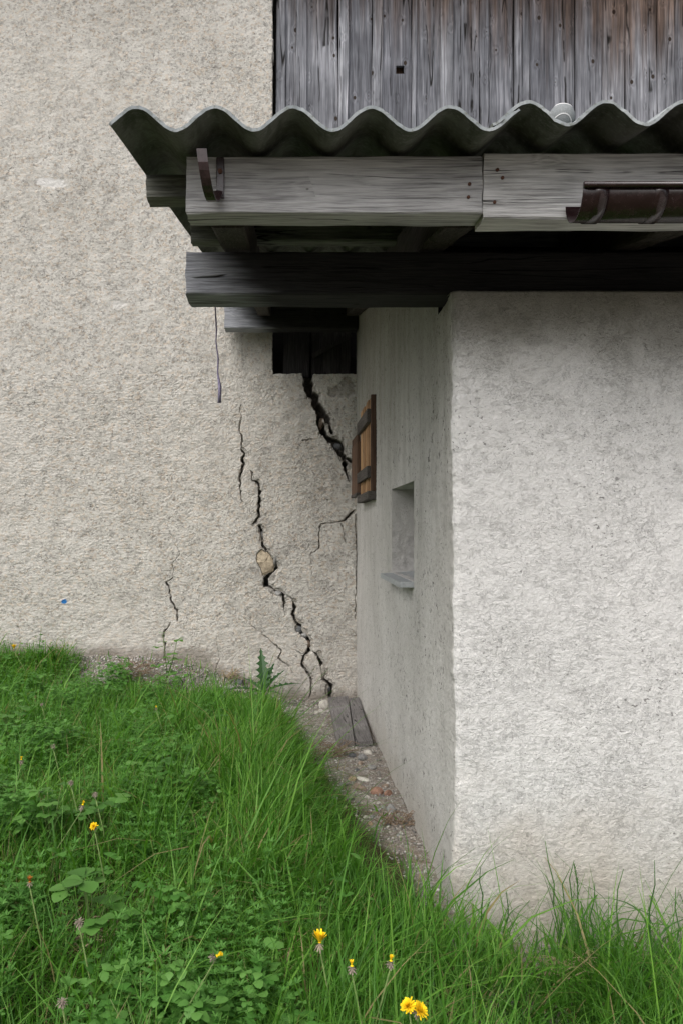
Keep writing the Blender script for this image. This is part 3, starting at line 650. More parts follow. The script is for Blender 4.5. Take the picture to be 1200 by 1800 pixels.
q1 = q[keep]; m1 = mi[keep]
q2 = np.stack([ig[:-1, :-1], ig[:-1, 1:], ig[1:, 1:], ig[1:, :-1]], -1).reshape(-1, 4)
# rounded cap on top of the front wall
top = V[-1, ns-1:].copy(); c1 = top.copy(); c1[:, 2] += .008; c1[:, 1] += .012; c2 = top.copy(); c2[:, 2] += .012+.004*fbm(c2[:, 0]*30, c2[:, 0]*0, 2, 140); c2[:, 1] += .06
b0 = nV+Vg.shape[0]*ns; t0 = i0[-1, ns-1:]; t1 = b0+np.arange(len(top)); t2 = b0+len(top)+np.arange(len(top))
q3 = np.concatenate([np.stack([t0[:-1], t0[1:], t1[1:], t1[:-1]], -1), np.stack([t1[:-1], t1[1:], t2[1:], t2[:-1]], -1)])
VV = np.concatenate([V.reshape(-1, 3), Vg.reshape(-1, 3), c1, c2])-np.array(AO)
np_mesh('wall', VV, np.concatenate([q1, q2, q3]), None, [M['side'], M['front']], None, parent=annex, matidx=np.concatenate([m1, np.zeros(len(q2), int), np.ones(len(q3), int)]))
# niche lining
def patch(o, u, v, nu, nv, amp, seed):
    o, u, v = Vector(o), Vector(u), Vector(v); n = u.cross(v).normalized(); uu = np.linspace(0, 1, nu+1); vv = np.linspace(0, 1, nv+1); U, VV_ = np.meshgrid(uu, vv)
    h = amp*fbm(U*u.length*30+seed, VV_*v.length*36, 3, seed)*np.minimum(1, np.minimum.reduce([U, 1-U, VV_, 1-VV_])*20)
    pt = np.array(o)+U[..., None]*np.array(u)+VV_[..., None]*np.array(v)+h[..., None]*np.array(n)
    id_ = np.arange(U.size).reshape(U.shape); return pt.reshape(-1, 3), np.stack([id_[:-1, :-1], id_[:-1, 1:], id_[1:, 1:], id_[1:, :-1]], -1).reshape(-1, 4)
ND = .19; a, b, z0, z1 = NI; vs_, qs, bN = [], [], 0
for (o, u, v) in (((XS, b, z0), (ND, 0, 0), (0, 0, z1-z0)), ((XS, a, z0), (0, 0, z1-z0), (ND, 0, 0)), ((XS, a, z1), (0, b-a, 0), (ND, 0, 0)), ((XS, a, z0), (ND, 0, 0), (0, b-a, 0)), ((XS+ND, a, z0), (0, 0, z1-z0), (0, b-a, 0))):
    p_, q_ = patch(o, u, v, 30, 40, .005, 7); vs_.append(p_); qs.append(q_+bN); bN += len(p_)
np_mesh('niche', np.concatenate(vs_)-np.array(AO), np.concatenate(qs), None, [M['niche']], None, parent=annex)
# sill of the niche
mb = MB(); sx0, sx1 = XS-.048, XS+ND-.01
mb.hexa([(sx0, a+.012, z0-.012), (sx1, a+.012, z0+.002), (sx1, b+.01, z0+.002), (sx0, b+.01, z0-.012), (sx0, a+.012, z0-.006), (sx1, a+.012, z0+.012), (sx1, b+.01, z0+.012), (sx0, b+.01, z0-.006)])
mb.box((sx0-.004, a+.012, z0-.026), (sx0+.002, b+.01, z0-.005)); mb.box((sx0-.003, a+.004, z0-.024), (XS+.01, a+.0125, z0-.002))
A_(mb).build('window_sill', M['zinc'], annex)
# shutter, standing proud of the side wall
sh = empty('shutter', (0, 0, 0)); sh.parent = annex; SO = Vector((.465, 4.43, .18)); sh.location = SO-AO; sh['label'] = 'orange brown board shutter with dark cross battens'
def S_(mb): mb.v = [tuple(Vector(v)-SO) for v in mb.v]; return mb
ys = np.linspace(4.45, 5.06, 6)
for i in range(5):
    mb = MB(); o = random.Random(i).uniform(-.003, .003); mb.box((.466+o, ys[i]+.002, .20), (.492, ys[i+1]-.002, .742+random.Random(i+9).uniform(-.006, .006))); S_(mb).build('board', M['orange'], sh, bevel=.002)
for (z0_, z1_) in ((.60, .675), (.29, .355)):
    mb = MB(); mb.box((.444, 4.46, z0_), (.4655, 5.10, z1_)); S_(mb).build('batten', M['darkbat'], sh, bevel=.003)
mb = MB(); mb.box((.445, 4.42, .165), (.494, 5.10, .212)); S_(mb).build('bottom_rail', M['darkbat'], sh, bevel=.003)
mb = MB(); mb.box((.463, 4.418, .213), (.494, 4.448, .748)); S_(mb).build('side_edge', M['brown'], sh, bevel=.003)
mb = MB(); mb.box((.447, 5.13, .235), (.470, 5.55, .565)); S_(mb).build('side_plank', M['brown'], sh, bevel=.003)
mb = MB(); mb.box((.449, 5.13, .5655), (.468, 5.55, .615)); S_(mb).build('plank_cap', M['brown'], sh, bevel=.002)
mb = MB(); mb.box((.443, 5.12, .215), (.475, 5.56, .2345)); S_(mb).build('bottom_rail', M['darkbat'], sh, bevel=.002)
# timbers
def beam(name, a, b, mat, seed, shear=0, **kw):
    o = rough_beam(name, np.array(a)-np.array(AO), np.array(b)-np.array(AO), M[mat], annex, seed, shear=shear, **kw); return o
XR = 2.6
def nails(parent, pts, d):
    for (px, py) in pts:
        p = P(px, py, d); mb = MB(); n = 10; r = .0042
        ring = [(p.x+r*math.cos(6.283*k/n), d-.004, p.z+r*math.sin(6.283*k/n)) for k in range(n)]; rb = [(x, d+.006, z) for x, _, z in ring]
        mb.add(ring+rb+[(p.x, d-.006, p.z)], [(k, (k+1) % n, n+(k+1) % n, n+k) for k in range(n)]+[((k+1) % n, k, 2*n) for k in range(n)])
        A_(mb).build('nail', M['nail'], parent)
DFA = 1.98
f1 = beam('fascia_beam', (X_(328, DFA), DFA, Z_(375, DFA)), (X_(846.5, DFA), DFA+.087, Z_(274, DFA)), 'fascia', 3, bevel=.004)
f2 = beam('fascia_beam', (X_(849, DFA), DFA-.002, Z_(384, DFA)), (XR, DFA+.085, Z_(270, DFA)), 'fascia', 5, bevel=.004)
nails(f1, [(824,324),(822,347)], DFA); nails(f2, [(873,299),(882,313),(868,356)], DFA-.002)
beam('beam', (X_(327, 2.43), 2.43, .715), (XR, 2.572, Z_(442, 2.43)), 'beam', 8)
beam('beam', (X_(395, 5.44), 5.44, Z_(577, 5.44)), (XS-.01, 5.56, 1.55), 'beam_far', 9)
for i, xc in enumerate((-.155, .445, 1.04, 1.66, 2.3)):
    beam('rafter', (xc-.043, 2.07, .782), (xc+.043, DF-.02, .905), 'rafter', 20+i, shear=SL)
for i, dd in enumerate((2.20, 2.92, 3.64, 4.36, 5.05)):
    zc = roofz(dd)-.012; beam('purlin', (-.388+(.035 if i else 0), dd, zc-.068), (XR, dd+.065, zc), 'purlin', 30+i)
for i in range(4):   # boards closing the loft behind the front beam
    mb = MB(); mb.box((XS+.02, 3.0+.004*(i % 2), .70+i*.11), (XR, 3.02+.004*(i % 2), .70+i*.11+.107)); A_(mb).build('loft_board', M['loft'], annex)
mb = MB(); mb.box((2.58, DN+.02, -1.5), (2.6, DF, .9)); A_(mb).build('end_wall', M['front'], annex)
# corrugated sheets
PER, XPK, AMP = .1787, X_(378, D0), .0265
def sheet(x0, x1, lift, seed, lf=0.0):
    n = int((x1-x0)/PER*28); xs = np.linspace(x0, x1, n+1); ds = np.concatenate([[D0], np.linspace(D0+.03, DF-.03, 24)])
    XX, DD = np.meshgrid(xs, ds)
    wav = AMP*np.cos(2*np.pi*(XX-XPK)/PER); sl_ = -AMP*2*np.pi/PER*np.sin(2*np.pi*(XX-XPK)/PER)
    e = .004*fbm(xs*60, xs*0+seed, 3, seed); DD = DD+(DD == D0)*e[None]*1.5
    zc = Z0R+.018+SL*(DD-D0)+wav+lift+.002*fbm(XX*3, DD*3, 2, seed)
    nl = np.sqrt(1+sl_**2); th = .0075
    tx = XX-sl_/nl*th; tz = zc+th/nl
    tz = tz+(DD < D0+.02)*(.0022*fbm(xs*140, xs*0, 2, seed+4)-.003*sstep(.25, .5, fbm(xs*22, xs*0+3, 2, seed+8)))[None]
    Vt = np.stack([tx, DD, tz], -1).reshape(-1, 3); Vb_ = np.stack([XX, DD, zc], -1).reshape(-1, 3); N = XX.size
    id_ = np.arange(N).reshape(XX.shape)
    tq = np.stack([id_[:-1, :-1], id_[:-1, 1:], id_[1:, 1:], id_[1:, :-1]], -1).reshape(-1, 4); bq = tq[:, ::-1]+N
    fq = np.stack([id_[0, 1:], id_[0, :-1], id_[0, :-1]+N, id_[0, 1:]+N], -1); kq = np.stack([id_[-1, :-1], id_[-1, 1:], id_[-1, 1:]+N, id_[-1, :-1]+N], -1)
    lq = np.stack([id_[:-1, 0], id_[1:, 0], id_[1:, 0]+N, id_[:-1, 0]+N], -1); rq = np.stack([id_[1:, -1], id_[:-1, -1], id_[:-1, -1]+N, id_[1:, -1]+N], -1)
    mi_ = np.concatenate([np.ones(len(tq)), np.zeros(len(bq)), np.ones(len(fq)), np.zeros(len(kq)+len(lq)+len(rq))])
    # separate rim vertices keep its edges crisp
    allq = np.concatenate([tq, bq, fq, kq, lq, rq])
    VV_ = np.concatenate([Vt, Vb_]); rim = np.concatenate([fq, lq, rq]); ur, inv = np.unique(rim, return_inverse=True)
    VV2 = np.concatenate([VV_, VV_[ur]]); rim2 = inv.reshape(rim.shape)+len(VV_)
    nf, nk, nl_ = len(fq), len(kq), len(lq)
    allq = np.concatenate([tq, bq, rim2[:nf], kq, rim2[nf:nf+nl_], rim2[nf+nl_:]])
    return np_mesh('roof_sheet', VV2-np.array(AO), allq, None, [M['fibre'], M['fibre_edge']], None, parent=annex, matidx=mi_)
sheet(X_(195, D0), X_(914, D0), 0, 3); sheet(X_(866, D0), XR+.1, .0125, 6)
# gutter: half round, open left end
GZ_, GC, GR = .797, 1.912, .059
def half_round(mb, x0, x1, r, th=.002, n=20, hem=True):
    ring = []
    for k in range(n+1):
        t = math.pi*k/n; ring.append((GC-r*math.cos(t), GZ_-r*math.sin(t)))       # front rim to back rim
    vs_ = []
    for x in (x0, x1):
        for (y, z) in ring: vs_.append((x, y, z))
        for (y, z) in ring:
            dy, dz = y-GC, z-GZ_; vs_.append((x, GC+dy*(1-th/r), GZ_+dz*(1-th/r)))
    m = n+1; fs = []
    for k in range(n):
        fs += [(k, k+1, 2*m+k+1, 2*m+k), (m+k+1, m+k, 3*m+k, 3*m+k+1), (k+1, k, m+k, m+k+1), (2*m+k, 2*m+k+1, 3*m+k+1, 3*m+k)]
    fs += [(0, 2*m, 3*m, m), (n, m+n, 3*m+n, 2*m+n)]
    mb.add(vs_, fs)
xg = .687
mb = MB(); half_round(mb, xg, XR+.1, GR); mb.tube([(xg, GC-GR-.004, GZ_+.003), (XR+.1, GC-GR-.004, GZ_+.003)], .007, 10); gut = A_(mb).build('gutter', M['gutter'], annex)
for (xa, xb) in ((xg+.028, xg+.058), (.855, .885)):
    mb = MB(); half_round(mb, xa, xb, GR+.0022, .003); fixn(A_(mb).build('joint_collar', M['gutter'], gut, smooth=True))
fixn(gut); gut.data.polygons.foreach_set('use_smooth', [True]*len(gut.data.polygons))
# gutter hook left on the fascia
xb_ = X_(383, DFA); mb = MB()
br = empty('gutter_bracket', (0, 0, 0)); br.parent = annex; br.location = Vector((xb_, DFA, .86))-AO; BRO = Vector((xb_, DFA, .86))
def B_(mb): mb.v = [tuple(Vector(v)-BRO) for v in mb.v]; return mb
mb.box((xb_-.003, DFA-.006, Z_(350, DFA)), (xb_+.017, DFA-.0005, Z_(278, DFA))); B_(mb).build('back_plate', M['bracket'], br, bevel=.002)
arcp = []
for k in range(15):
    t = math.pi*(.97-.97*k/14)+math.pi     # from the back, under, to the front lip
    arcp.append((xb_-.001-.014*(k/14)**1.2, DFA-.068+.066*math.cos(t-math.pi), .862+.072*math.sin(t)*1.0))
arcp = [(x, DFA-.070+.066*math.cos(math.pi*k/14), .868-.078*math.sin(math.pi*k/14)) for k, (x, y, z) in enumerate(arcp)]
arcp = [(xb_+.006-.030*(k/14), y, z) for k, (x, y, z) in enumerate(arcp)]
arcp = arcp[2:]
arcp += [(xb_-.025, arcp[-1][1]-.001, .868+.012)]
vs_, fs = [], []
for k, p in enumerate(arcp):
    p = Vector(p); t = (Vector(arcp[min(k+1, len(arcp)-1)])-Vector(arcp[max(k-1, 0)])).normalized(); nrm = Vector((1, 0, 0)).cross(t).normalized()
    w = .0118; vs_ += [p-Vector((w, 0, 0))-nrm*.002, p+nrm*-.0045, p+Vector((w, 0, 0))-nrm*.002, p+Vector((w, 0, 0))+nrm*.002, p-Vector((w, 0, 0))+nrm*.002]
for k in range(len(arcp)-1):
    for j in range(5): fs.append((k*5+j, k*5+(j+1) % 5, (k+1)*5+(j+1) % 5, (k+1)*5+j))
fs += [(4, 3, 2, 1, 0), tuple((len(arcp)-1)*5+j for j in range(5))]
mb = MB(); mb.add(vs_, fs)
# order the arc so its front lip is nearest the camera
fixn(B_(mb).build('hook', M['bracket'], br))
mb = MB(); mb.tube([(xb_+.007, DFA-.010, Z_(303, DFA)), (xb_+.007, DFA-.005, Z_(303, DFA))], .006, 10); mb2 = B_(mb).build('screw', M['nail'], br)

# ------------------------------------------------------------------ loose things on the annex
def valley_z(x, d): return Z0R+.018+SL*(d-D0)+AMP*math.cos(2*math.pi*(x-XPK)/PER)+.0125+.0085
xv = XPK+PER*4.5+.012; dbl = 1.895
mbz = valley_z(xv, dbl)+.032
ball = empty('tennis_ball', (xv, dbl, mbz), label='weathered grey ball with white seam lying in the roof corrugation', cat='ball')
bm = bmesh.new(); bmesh.ops.create_uvsphere(bm, u_segments=28, v_segments=18, radius=.031); m = bpy.data.meshes.new('felt'); bm.to_mesh(m); bm.free(); m.materials.append(M['ball']); m.polygons.foreach_set('use_smooth', [True]*len(m.polygons)); link(bpy.data.objects.new('felt_cover', m), ball)
pts = []
for k in range(61):
    t = 2*math.pi*k/60; aa, bb = .75, .25
    v = Vector((aa*math.cos(t)+bb*math.cos(3*t), aa*math.sin(t)-bb*math.sin(3*t), 2*math.sqrt(aa*bb)*math.sin(2*t))).normalized()*.0305
    v.rotate(Matrix.Rotation(R(70), 3, 'X') @ Matrix.Rotation(R(35), 3, 'Z')); pts.append(v)
mb = MB(); mb.tube(pts, .0016, 5); mb.build('seam', M['seam'], ball)
# lilac cord hanging from the rafter, behind the front beam
mb = MB(); dS = 2.60; pts = [(378,505),(379,545),(381,580),(380,600),(384,630),(383,655),(387,680),(386,708)]; wd = [.0022,.0022,.0026,.0024,.0032,.003,.0055,.0065]
vs_, fs = [], []
for k, ((px, py), w) in enumerate(zip(pts, wd)):
    p = P(px, py, dS); ang = k*.5; u = Vector((math.cos(ang)*.3+.7, math.sin(ang)*.5, 0)).normalized()*w; vs_ += [p-u, p+u, p+u*.5+Vector((0, .002, 0)), p-u*.5+Vector((0, .002, 0))]
for k in range(len(pts)-1):
    for j in range(4): fs.append((k*4+j, k*4+(j+1) % 4, (k+1)*4+(j+1) % 4, (k+1)*4+j))
fs += [(3, 2, 1, 0), tuple((len(pts)-1)*4+j for j in range(4))]
mb.add(vs_, fs); tag(fixn(mb.build('cord', M['string'], None, smooth=True)), 'frayed lilac cord hanging below the dark beam against the beige wall', 'cord')
# the two grey planks on the ground in the corner
def plank(c, th, lab, seed):
    TL, TR, BR, BL = [np.array(x) for x in c]; n = 14; r = random.Random(seed); vs_, fs = [], []
    for k in range(n+1):
        t = k/n; a_ = BL+(TL-BL)*t; b_ = BR+(TR-BR)*t; off = r.uniform(-.0018, .0018)
        for s in (0, .03, .35, .68, .97, 1):
            p = a_+(b_-a_)*s; z = p[2]+off*(1 if .1 < s < .9 else .3)-(.003 if s in (0, 1) else 0); vs_.append((p[0], p[1], z))
        vs_ += [(b_[0], b_[1], b_[2]-th), (a_[0], a_[1], a_[2]-th)]
    m_ = 8
    for k in range(n):
        for j in range(m_): fs.append((k*m_+j, k*m_+(j+1) % m_, (k+1)*m_+(j+1) % m_, (k+1)*m_+j))
    fs += [tuple(range(m_))[::-1], tuple(n*m_+j for j in range(m_))]
    o0 = Vector(BL); mb = MB(); mb.add([Vector(v)-o0 for v in vs_], fs); o = fixn(mb.build('plank', M['plank'], None)); o.location = o0
    return tag(o, lab, 'plank', 'grey planks lying in the wall corner')
plank(((.283, 5.50, -1.160), (.418, 5.50, -1.152), (.360, 4.28, -1.140), (.268, 4.28, -1.148)), .030, 'wider grey plank lying below the big crack, its lower end cut straight', 4)
plank(((.421, 5.42, -1.148), (.487, 5.42, -1.143), (.458, 4.29, -1.138), (.365, 4.29, -1.146)), .032, 'narrower grey plank wedged between its neighbour and the white side wall', 8)

# ------------------------------------------------------------------ stones
def place_rock(px, py, wpx, mat, label, seed, flat=.55, asp=1., cat='stone', group=None, name='stone'):
    p = ghit(px, py); r = wpx/2*p.y/FPX
    o = rock(name, (p.x, p.y, p.z+r*flat*.25), (r, r*.8*asp, r*flat), M[mat], None, seed, 2); return tag(o, label, cat, group)
G_ = 'loose stones on the dirt strip'
place_rock(638, 1371, 26, 'chip', 'flat white chip of plaster lying on the dirt strip', 5, .25, .7, group=G_)
place_rock(662, 1396, 27, 'stone_red', 'large red brown stone lying on the dirt strip', 6, .8, group=G_)
place_rock(681, 1397, 18, 'stone_red', 'smaller red brown stone tight against the side wall', 16, .9, group=G_)
place_rock(630, 1387, 32, 'stone_brown', 'broad flat brown stone just below the white chip', 7, .5, group=G_)
place_rock(618, 1371, 20, 'stone_tan', 'tan stone immediately left of the white chip', 8, .5, group=G_)
place_rock(617, 1330, 18, 'stone_dark', 'dark blue grey stone under the end of the wider plank', 9, .7, group=G_)
place_rock(647, 1325, 18, 'stone_pale', 'pale stone under the end of the narrower plank', 10, .7, group=G_)
place_rock(685, 1427, 26, 'stone_grey', 'angular light grey stone against the side wall, lowest large one', 12, .8, group=G_)
place_rock(651, 1450, 13, 'stone_tan', 'rounded tan pebble, lowest pebble clear of the grass', 13, .7, group=G_)
place_rock(613, 1405, 16, 'stone_grey', 'grey stone standing on edge left of the red brown stones', 14, 1., group=G_)
place_rock(570, 1243, 26, 'stone_pale', 'lump of fallen plaster at the foot of the big crack', 15, .8, group=G_)
place_rock(653, 1350, 20, 'stone_grey', 'flat grey stone midway between planks and white chip', 17, .4, group=G_)
place_rock(421, 1184, 22, 'stone_dark', 'dark grey stone leaning on the wall left of the thistle', 18, .9, group='stones along the foot of the barn wall')
place_rock(239, 1220, 15, 'stone_dark', 'bluish grey stone on the gravel below the straw heap', 19, .7, group='stones along the foot of the barn wall')
place_rock(417, 1216, 13, 'chip', 'white stone on the gravel under the dark grey stone', 20, .9, group='stones along the foot of the barn wall')
place_rock(455, 1211, 18, 'stone_pale', 'pale stone on the gravel below the thistle', 22, .6, group='stones along the foot of the barn wall')
for i, (px, py, w, mt) in enumerate(((637,1334,20,'stone_grey'),(633,1343,14,'stone_brown'),(627,1355,12,'stone_dark'),(645,1403,12,'stone_pale'),(588,1404,15,'stone_grey'),(665,1413,11,'stone_pale'),(674,1421,13,'stone_grey'),(662,1426,14,'stone_grey'),(642,1438,11,'stone_pale'),(654,1438,13,'stone_grey'),(676,1384,15,'stone_brown'),(556,1254,11,'stone_pale'),(567,1253,13,'stone_pale'),(569,1276,8,'stone_pale'),(600,1380,10,'stone_grey'),(606,1420,10,'stone_brown'),(630,1412,9,'stone_grey'),(700,1470,10,'stone_grey'),(720,1505,9,'stone_grey'),(690,1450,10,'stone_brown'),(404,1211,14,'stone_grey'),(480,1225,10,'stone_grey'),(500,1240,10,'stone_grey'),(540,1290,10,'stone_grey'),(740,1540,10,'stone_brown'))):
    tone = {'stone_grey': 'grey', 'stone_pale': 'pale', 'stone_brown': 'brown', 'stone_dark': 'dark'}[mt]
    where = 'in the gravel by the barn wall' if px < 545 else 'close under the grey planks' if py < 1360 else 'on the dirt strip below the white chip'
    place_rock(px, py, w, mt, f'small {tone} pebble {where}', 100+i, .65, cat='pebble', group='small pebbles in the dirt', name='pebble')
# gravel and crumbs: nobody could count them
N = 7000; gxr = np.empty(N); gyr = np.empty(N); k = 0
while k < N:
    x = RNG.uniform(-1.6, .49, 4000); y = RNG.uniform(2.3, 5.6, 4000); e = np.interp(y, EDGE_D, EDGE_X)
    ok = ((x > e-.06) & (x < XS-.01) & (RNG.random(4000) < .5)) | ((y > 5.18) & (x > -1.5) & (x < .1))
    x, y = x[ok], y[ok]; n = min(len(x), N-k); gxr[k:k+n] = x[:n]; gyr[k:k+n] = y[:n]; k += n
oc = np.array([(1, 0, 0), (-1, 0, 0), (0, 1, 0), (0, -1, 0), (0, 0, 1), (0, 0, -1)], float); of = np.array([(0, 2, 4), (2, 1, 4), (1, 3, 4), (3, 0, 4), (2, 0, 5), (1, 2, 5), (3, 1, 5), (0, 3, 5)])
sz = (.0025+.0065*RNG.random(N)**2.5)*np.where(gyr > 5.1, 1.6, 1.); an = RNG.uniform(0, 6.28, N)
v = oc[None]*sz[:, None, None]*RNG.uniform(.6, 1.3, (N, 6, 3))*np.array([1.2, .9, .7]); c, s = np.cos(an)[:, None], np.sin(an)[:, None]
v = np.stack([v[..., 0]*c-v[..., 1]*s, v[..., 0]*s+v[..., 1]*c, v[..., 2]], -1)+np.stack([gxr, gyr, gh(gxr, gyr)+.003], -1)[:, None]
def gravel_mat():
    k = NT('gravel'); col = k.ramp(k.attr('rand'), [(0, (.13, .125, .115)), (.4, (.26, .25, .235)), (.7, (.34, .31, .27)), (1, (.50, .49, .47))]); return k.out(col, .95)
gr = np_mesh('gravel', v.reshape(-1, 3), None, (of[None]+6*np.arange(N)[:, None, None]).reshape(-1, 3), [gravel_mat()], {'rand': np.repeat(RNG.random(N), 6)}, smooth=False)
tag(gr, 'fine grey gravel and crumbs of plaster on the dirt', None, None, 'stuff')

# ------------------------------------------------------------------ grass
def blades(root, h, w, yaw, lean, droop, rand, segs=4):
    N = len(h); t = np.linspace(0, 1, segs+1)
    dx, dy = np.cos(yaw), np.sin(yaw); px, py = -dy, dx
    tw = RNG.uniform(-.9, .9, N)
    qx, qy = px*np.cos(tw)+dx*np.sin(tw), py*np.cos(tw)+dy*np.sin(tw)
    V = np.zeros((N, 2*segs+1, 3))
    for i, ti in enumerate(t):
        out = h*(lean*ti+droop*ti**2.4); up = h*(ti-(.10+.55*droop)*ti**2.6*np.clip(droop+.3, 0, 1))
        cx, cy, cz = root[:, 0]+dx*out, root[:, 1]+dy*out, root[:, 2]+up
        ww = w*(1-ti**1.7)*(.65+.35*min(1, ti*4))*.5
        if i < segs:
            V[:, 2*i] = np.stack([cx-qx*ww, cy-qy*ww, cz], -1); V[:, 2*i+1] = np.stack([cx+qx*ww, cy+qy*ww, cz], -1)
        else: V[:, 2*i] = np.stack([cx, cy, cz], -1)
    b = (2*segs+1)*np.arange(N)[:, None, None]
    q = np.array([(2*i, 2*i+1, 2*i+3, 2*i+2) for i in range(segs-1)])[None]+b; tr = np.array([(2*segs-2, 2*segs-1, 2*segs)])[None]+b
    return V.reshape(-1, 3), q.reshape(-1, 4), tr.reshape(-1, 3), np.repeat(rand, 2*segs+1)
def edge_x(y): return np.interp(np.clip(y, 1, 5.7), [1, 2.1, 2.25, 2.5, 2.9, 3.5, 4.2, 4.9, 5.4, 5.7], [.55, .46, .38, .29, .22, .16, .08, -.02, -.09, -.12])+.03*np.sin(y*9)+.02*np.sin(y*23)
def scatter(N, f):
    xs, ys, k = [], [], 0
    while k < N:
        y = RNG.uniform(1.25, 5.58, 60000); half = .36*y+.1; x = RNG.uniform(-1, 1, 60000)*(.47*y+.3)+.07*y
        w = f(x, y)*np.minimum(1, (.47*y+.3)/2.9)            # even by area
        ok = RNG.random(60000) < w; xs.append(x[ok]); ys.append(y[ok]); k += ok.sum()
    x = np.concatenate(xs)[:N]; y = np.concatenate(ys)[:N]; return x, y
def dens(x, y):
    e = edge_x(y); d = np.where(x < e, 1., 0.)*sstep(0, .10, e-x+.06*fbm(x*5, y*5, 2, 201))+.05*((x > e) & (x < .45) & (y < 3.3))*sstep(.1, .3, fbm(x*6, y*6, 2, 207))
    farstrip = .05+.95*sstep(5.24, 5.02, y+.30*fbm(x*3.4, y*4, 2, 202)+.10*(x > -.45)); d = d*np.where(x > -1.40+.1*fbm(x*3, y*3, 1, 203), farstrip, sstep(5.6, 5.45, y))
    front = (y < 2.30) & (x > .40); d = np.where(front, .80*sstep(2.32, 2.10, y)+.10+.22*sstep(.62, .9, x), d)
    bare = sstep(.22, .08, np.hypot((x+.50)*1.0, (y-2.15)*.7)); d = d*(1-.85*bare)
    hollow = sstep(.16, .06, np.hypot(x+.62, (y-2.55)*.8)); d = d*(1-.8*hollow)
    bare2 = sstep(.12, .04, np.hypot((x-.66), (y-2.2)*.9)); d = d*(1-.7*bare2)
    patch_ = .55+.45*sstep(-.25, .2, fbm(x*2.6, y*2.6, 2, 205)); d = d*patch_
    return d/(1+.10*np.clip(y-2, 0, 5))*.9
def make_grass(N, hmul=1., herb=0):
    x, y = scatter(N, dens); z = gh(x, y)-.008
    left = sstep(.0, -.7, x-edge_x(y)+.45)               # herb side has shorter, finer grass
    cl = .75+.55*sstep(-.4, .5, fbm(x*3.1, y*3.1, 2, 211))
    h = (.085+.135*RNG.random(len(x))**1.5)*cl*(1-.15*left)*hmul
    h = h*(1+.32*np.exp(-((x-edge_x(y)+.30)/.20)**2)*(y > 2.5))*(1-.4*sstep(.14, .0, edge_x(y)-x)*(y > 2.35)); h = h*np.where((y < 2.45) & (x > .45), .78+.55*sstep(.65, 1.0, x), 1.)*np.where(RNG.random(len(x)) < .06, 1.9, 1.)*(1-.42*sstep(4.2, 4.9, y)*(x > -1.5))
    w = (.0022+.0058*RNG.random(len(x))**1.6)*(1+.12*np.clip(y-2, 0, 3)); wide = RNG.random(len(x)) < .10*(1-.35*left); w = np.where(wide, .008+.005*RNG.random(len(x)), w)
    yaw = RNG.uniform(-3.14, 3.14, len(x))*.85+1.2*fbm(x*2, y*2, 2, 212)-.3
    lean = np.abs(RNG.normal(.15, .30, len(x)))+.08; droop = np.abs(RNG.normal(.15, .38, len(x)))+np.where(wide, .38, 0)+.12*(RNG.random(len(x)) < .3)
    rnd = np.clip(RNG.beta(1.1, 1.3, len(x))*.80+.25*sstep(-.5, .5, fbm(x*2.2, y*2.2, 2, 213))-.0, 0, .96)
    rnd = np.where(RNG.random(len(x)) < .035, .99, rnd)
    return blades(np.stack([x, y, z], -1), h, w, yaw, lean, np.clip(droop, 0, .9), rnd)
V1, q1, t1, r1 = make_grass(78000)
# short dry thatch low down
x, y = scatter(16000, lambda x, y: np.minimum(1, dens(x, y)+.10*((x < edge_x(y)+.12) & (x > edge_x(y)-.2)))*.9); z = gh(x, y)-.004
V2, q2, t2, r2 = blades(np.stack([x, y, z], -1), .03+.08*RNG.random(len(x)), .0015+.002*RNG.random(len(x)), RNG.uniform(0, 6.28, len(x)), RNG.uniform(.3, 1.6, len(x)), RNG.uniform(0, .5, len(x)), np.where(RNG.random(len(x)) < .55, .99, .2))
n1 = len(V1)
go = np_mesh('grass', np.concatenate([V1, V2]), np.concatenate([q1, q2+n1]), np.concatenate([t1, t2+n1]), [M['grass']], {'rand': np.concatenate([r1, r2])})
tag(go, 'long unmown green grass covering the slope', None, None, 'stuff')
# low leafy weeds in the turf (bedstraw whorls, small rounded leaves)
def leaves(c, yaw, pitch, L, Wd, rand):
    N = len(L); dx, dy = np.cos(yaw)*np.cos(pitch), np.sin(yaw)*np.cos(pitch); dz = np.sin(pitch); sx, sy = -np.sin(yaw), np.cos(yaw)
    V = np.zeros((N, 6, 3)); D = np.stack([dx, dy, dz], -1); Sd = np.stack([sx, sy, 0*sx], -1); up = np.array([0, 0, 1.])
    V[:, 0] = c; V[:, 1] = c+D*(L*.45)[:, None]+Sd*(Wd*.5)[:, None]+up*(Wd*.12)[:, None]; V[:, 2] = c+D*(L*.45)[:, None]-Sd*(Wd*.5)[:, None]+up*(Wd*.12)[:, None]
    V[:, 3] = c+D*(L*.82)[:, None]+Sd*(Wd*.34)[:, None]-up*(L*.05)[:, None]; V[:, 4] = c+D*(L*.82)[:, None]-Sd*(Wd*.34)[:, None]-up*(L*.05)[:, None]; V[:, 5] = c+D*L[:, None]-up*(L*.14)[:, None]
    b = 6*np.arange(N)[:, None, None]; q = np.array([(2, 1, 3, 4)])[None]+b; t = np.array([(0, 1, 2), (4, 3, 5)])[None]+b
    return V.reshape(-1, 3), q.reshape(-1, 4), t.reshape(-1, 3), np.repeat(rand, 6)
def herbdens(x, y):
    return dens(x, y)*sstep(-.15, .35, edge_x(y)-.42-x+.35*fbm(x*2.1, y*2.1, 2, 221))*sstep(-.35, .25, fbm(x*2.8+9, y*2.8, 2, 222))*1.5
x, y = scatter(3600, herbdens); z0 = gh(x, y); S_h = .6+1.3*RNG.random(len(x))**1.8; H = (.05+.11*RNG.random(len(x)))*(.7+.35*S_h); cs, yw, pt, LL, WW, rr = [], [], [], [], [], []
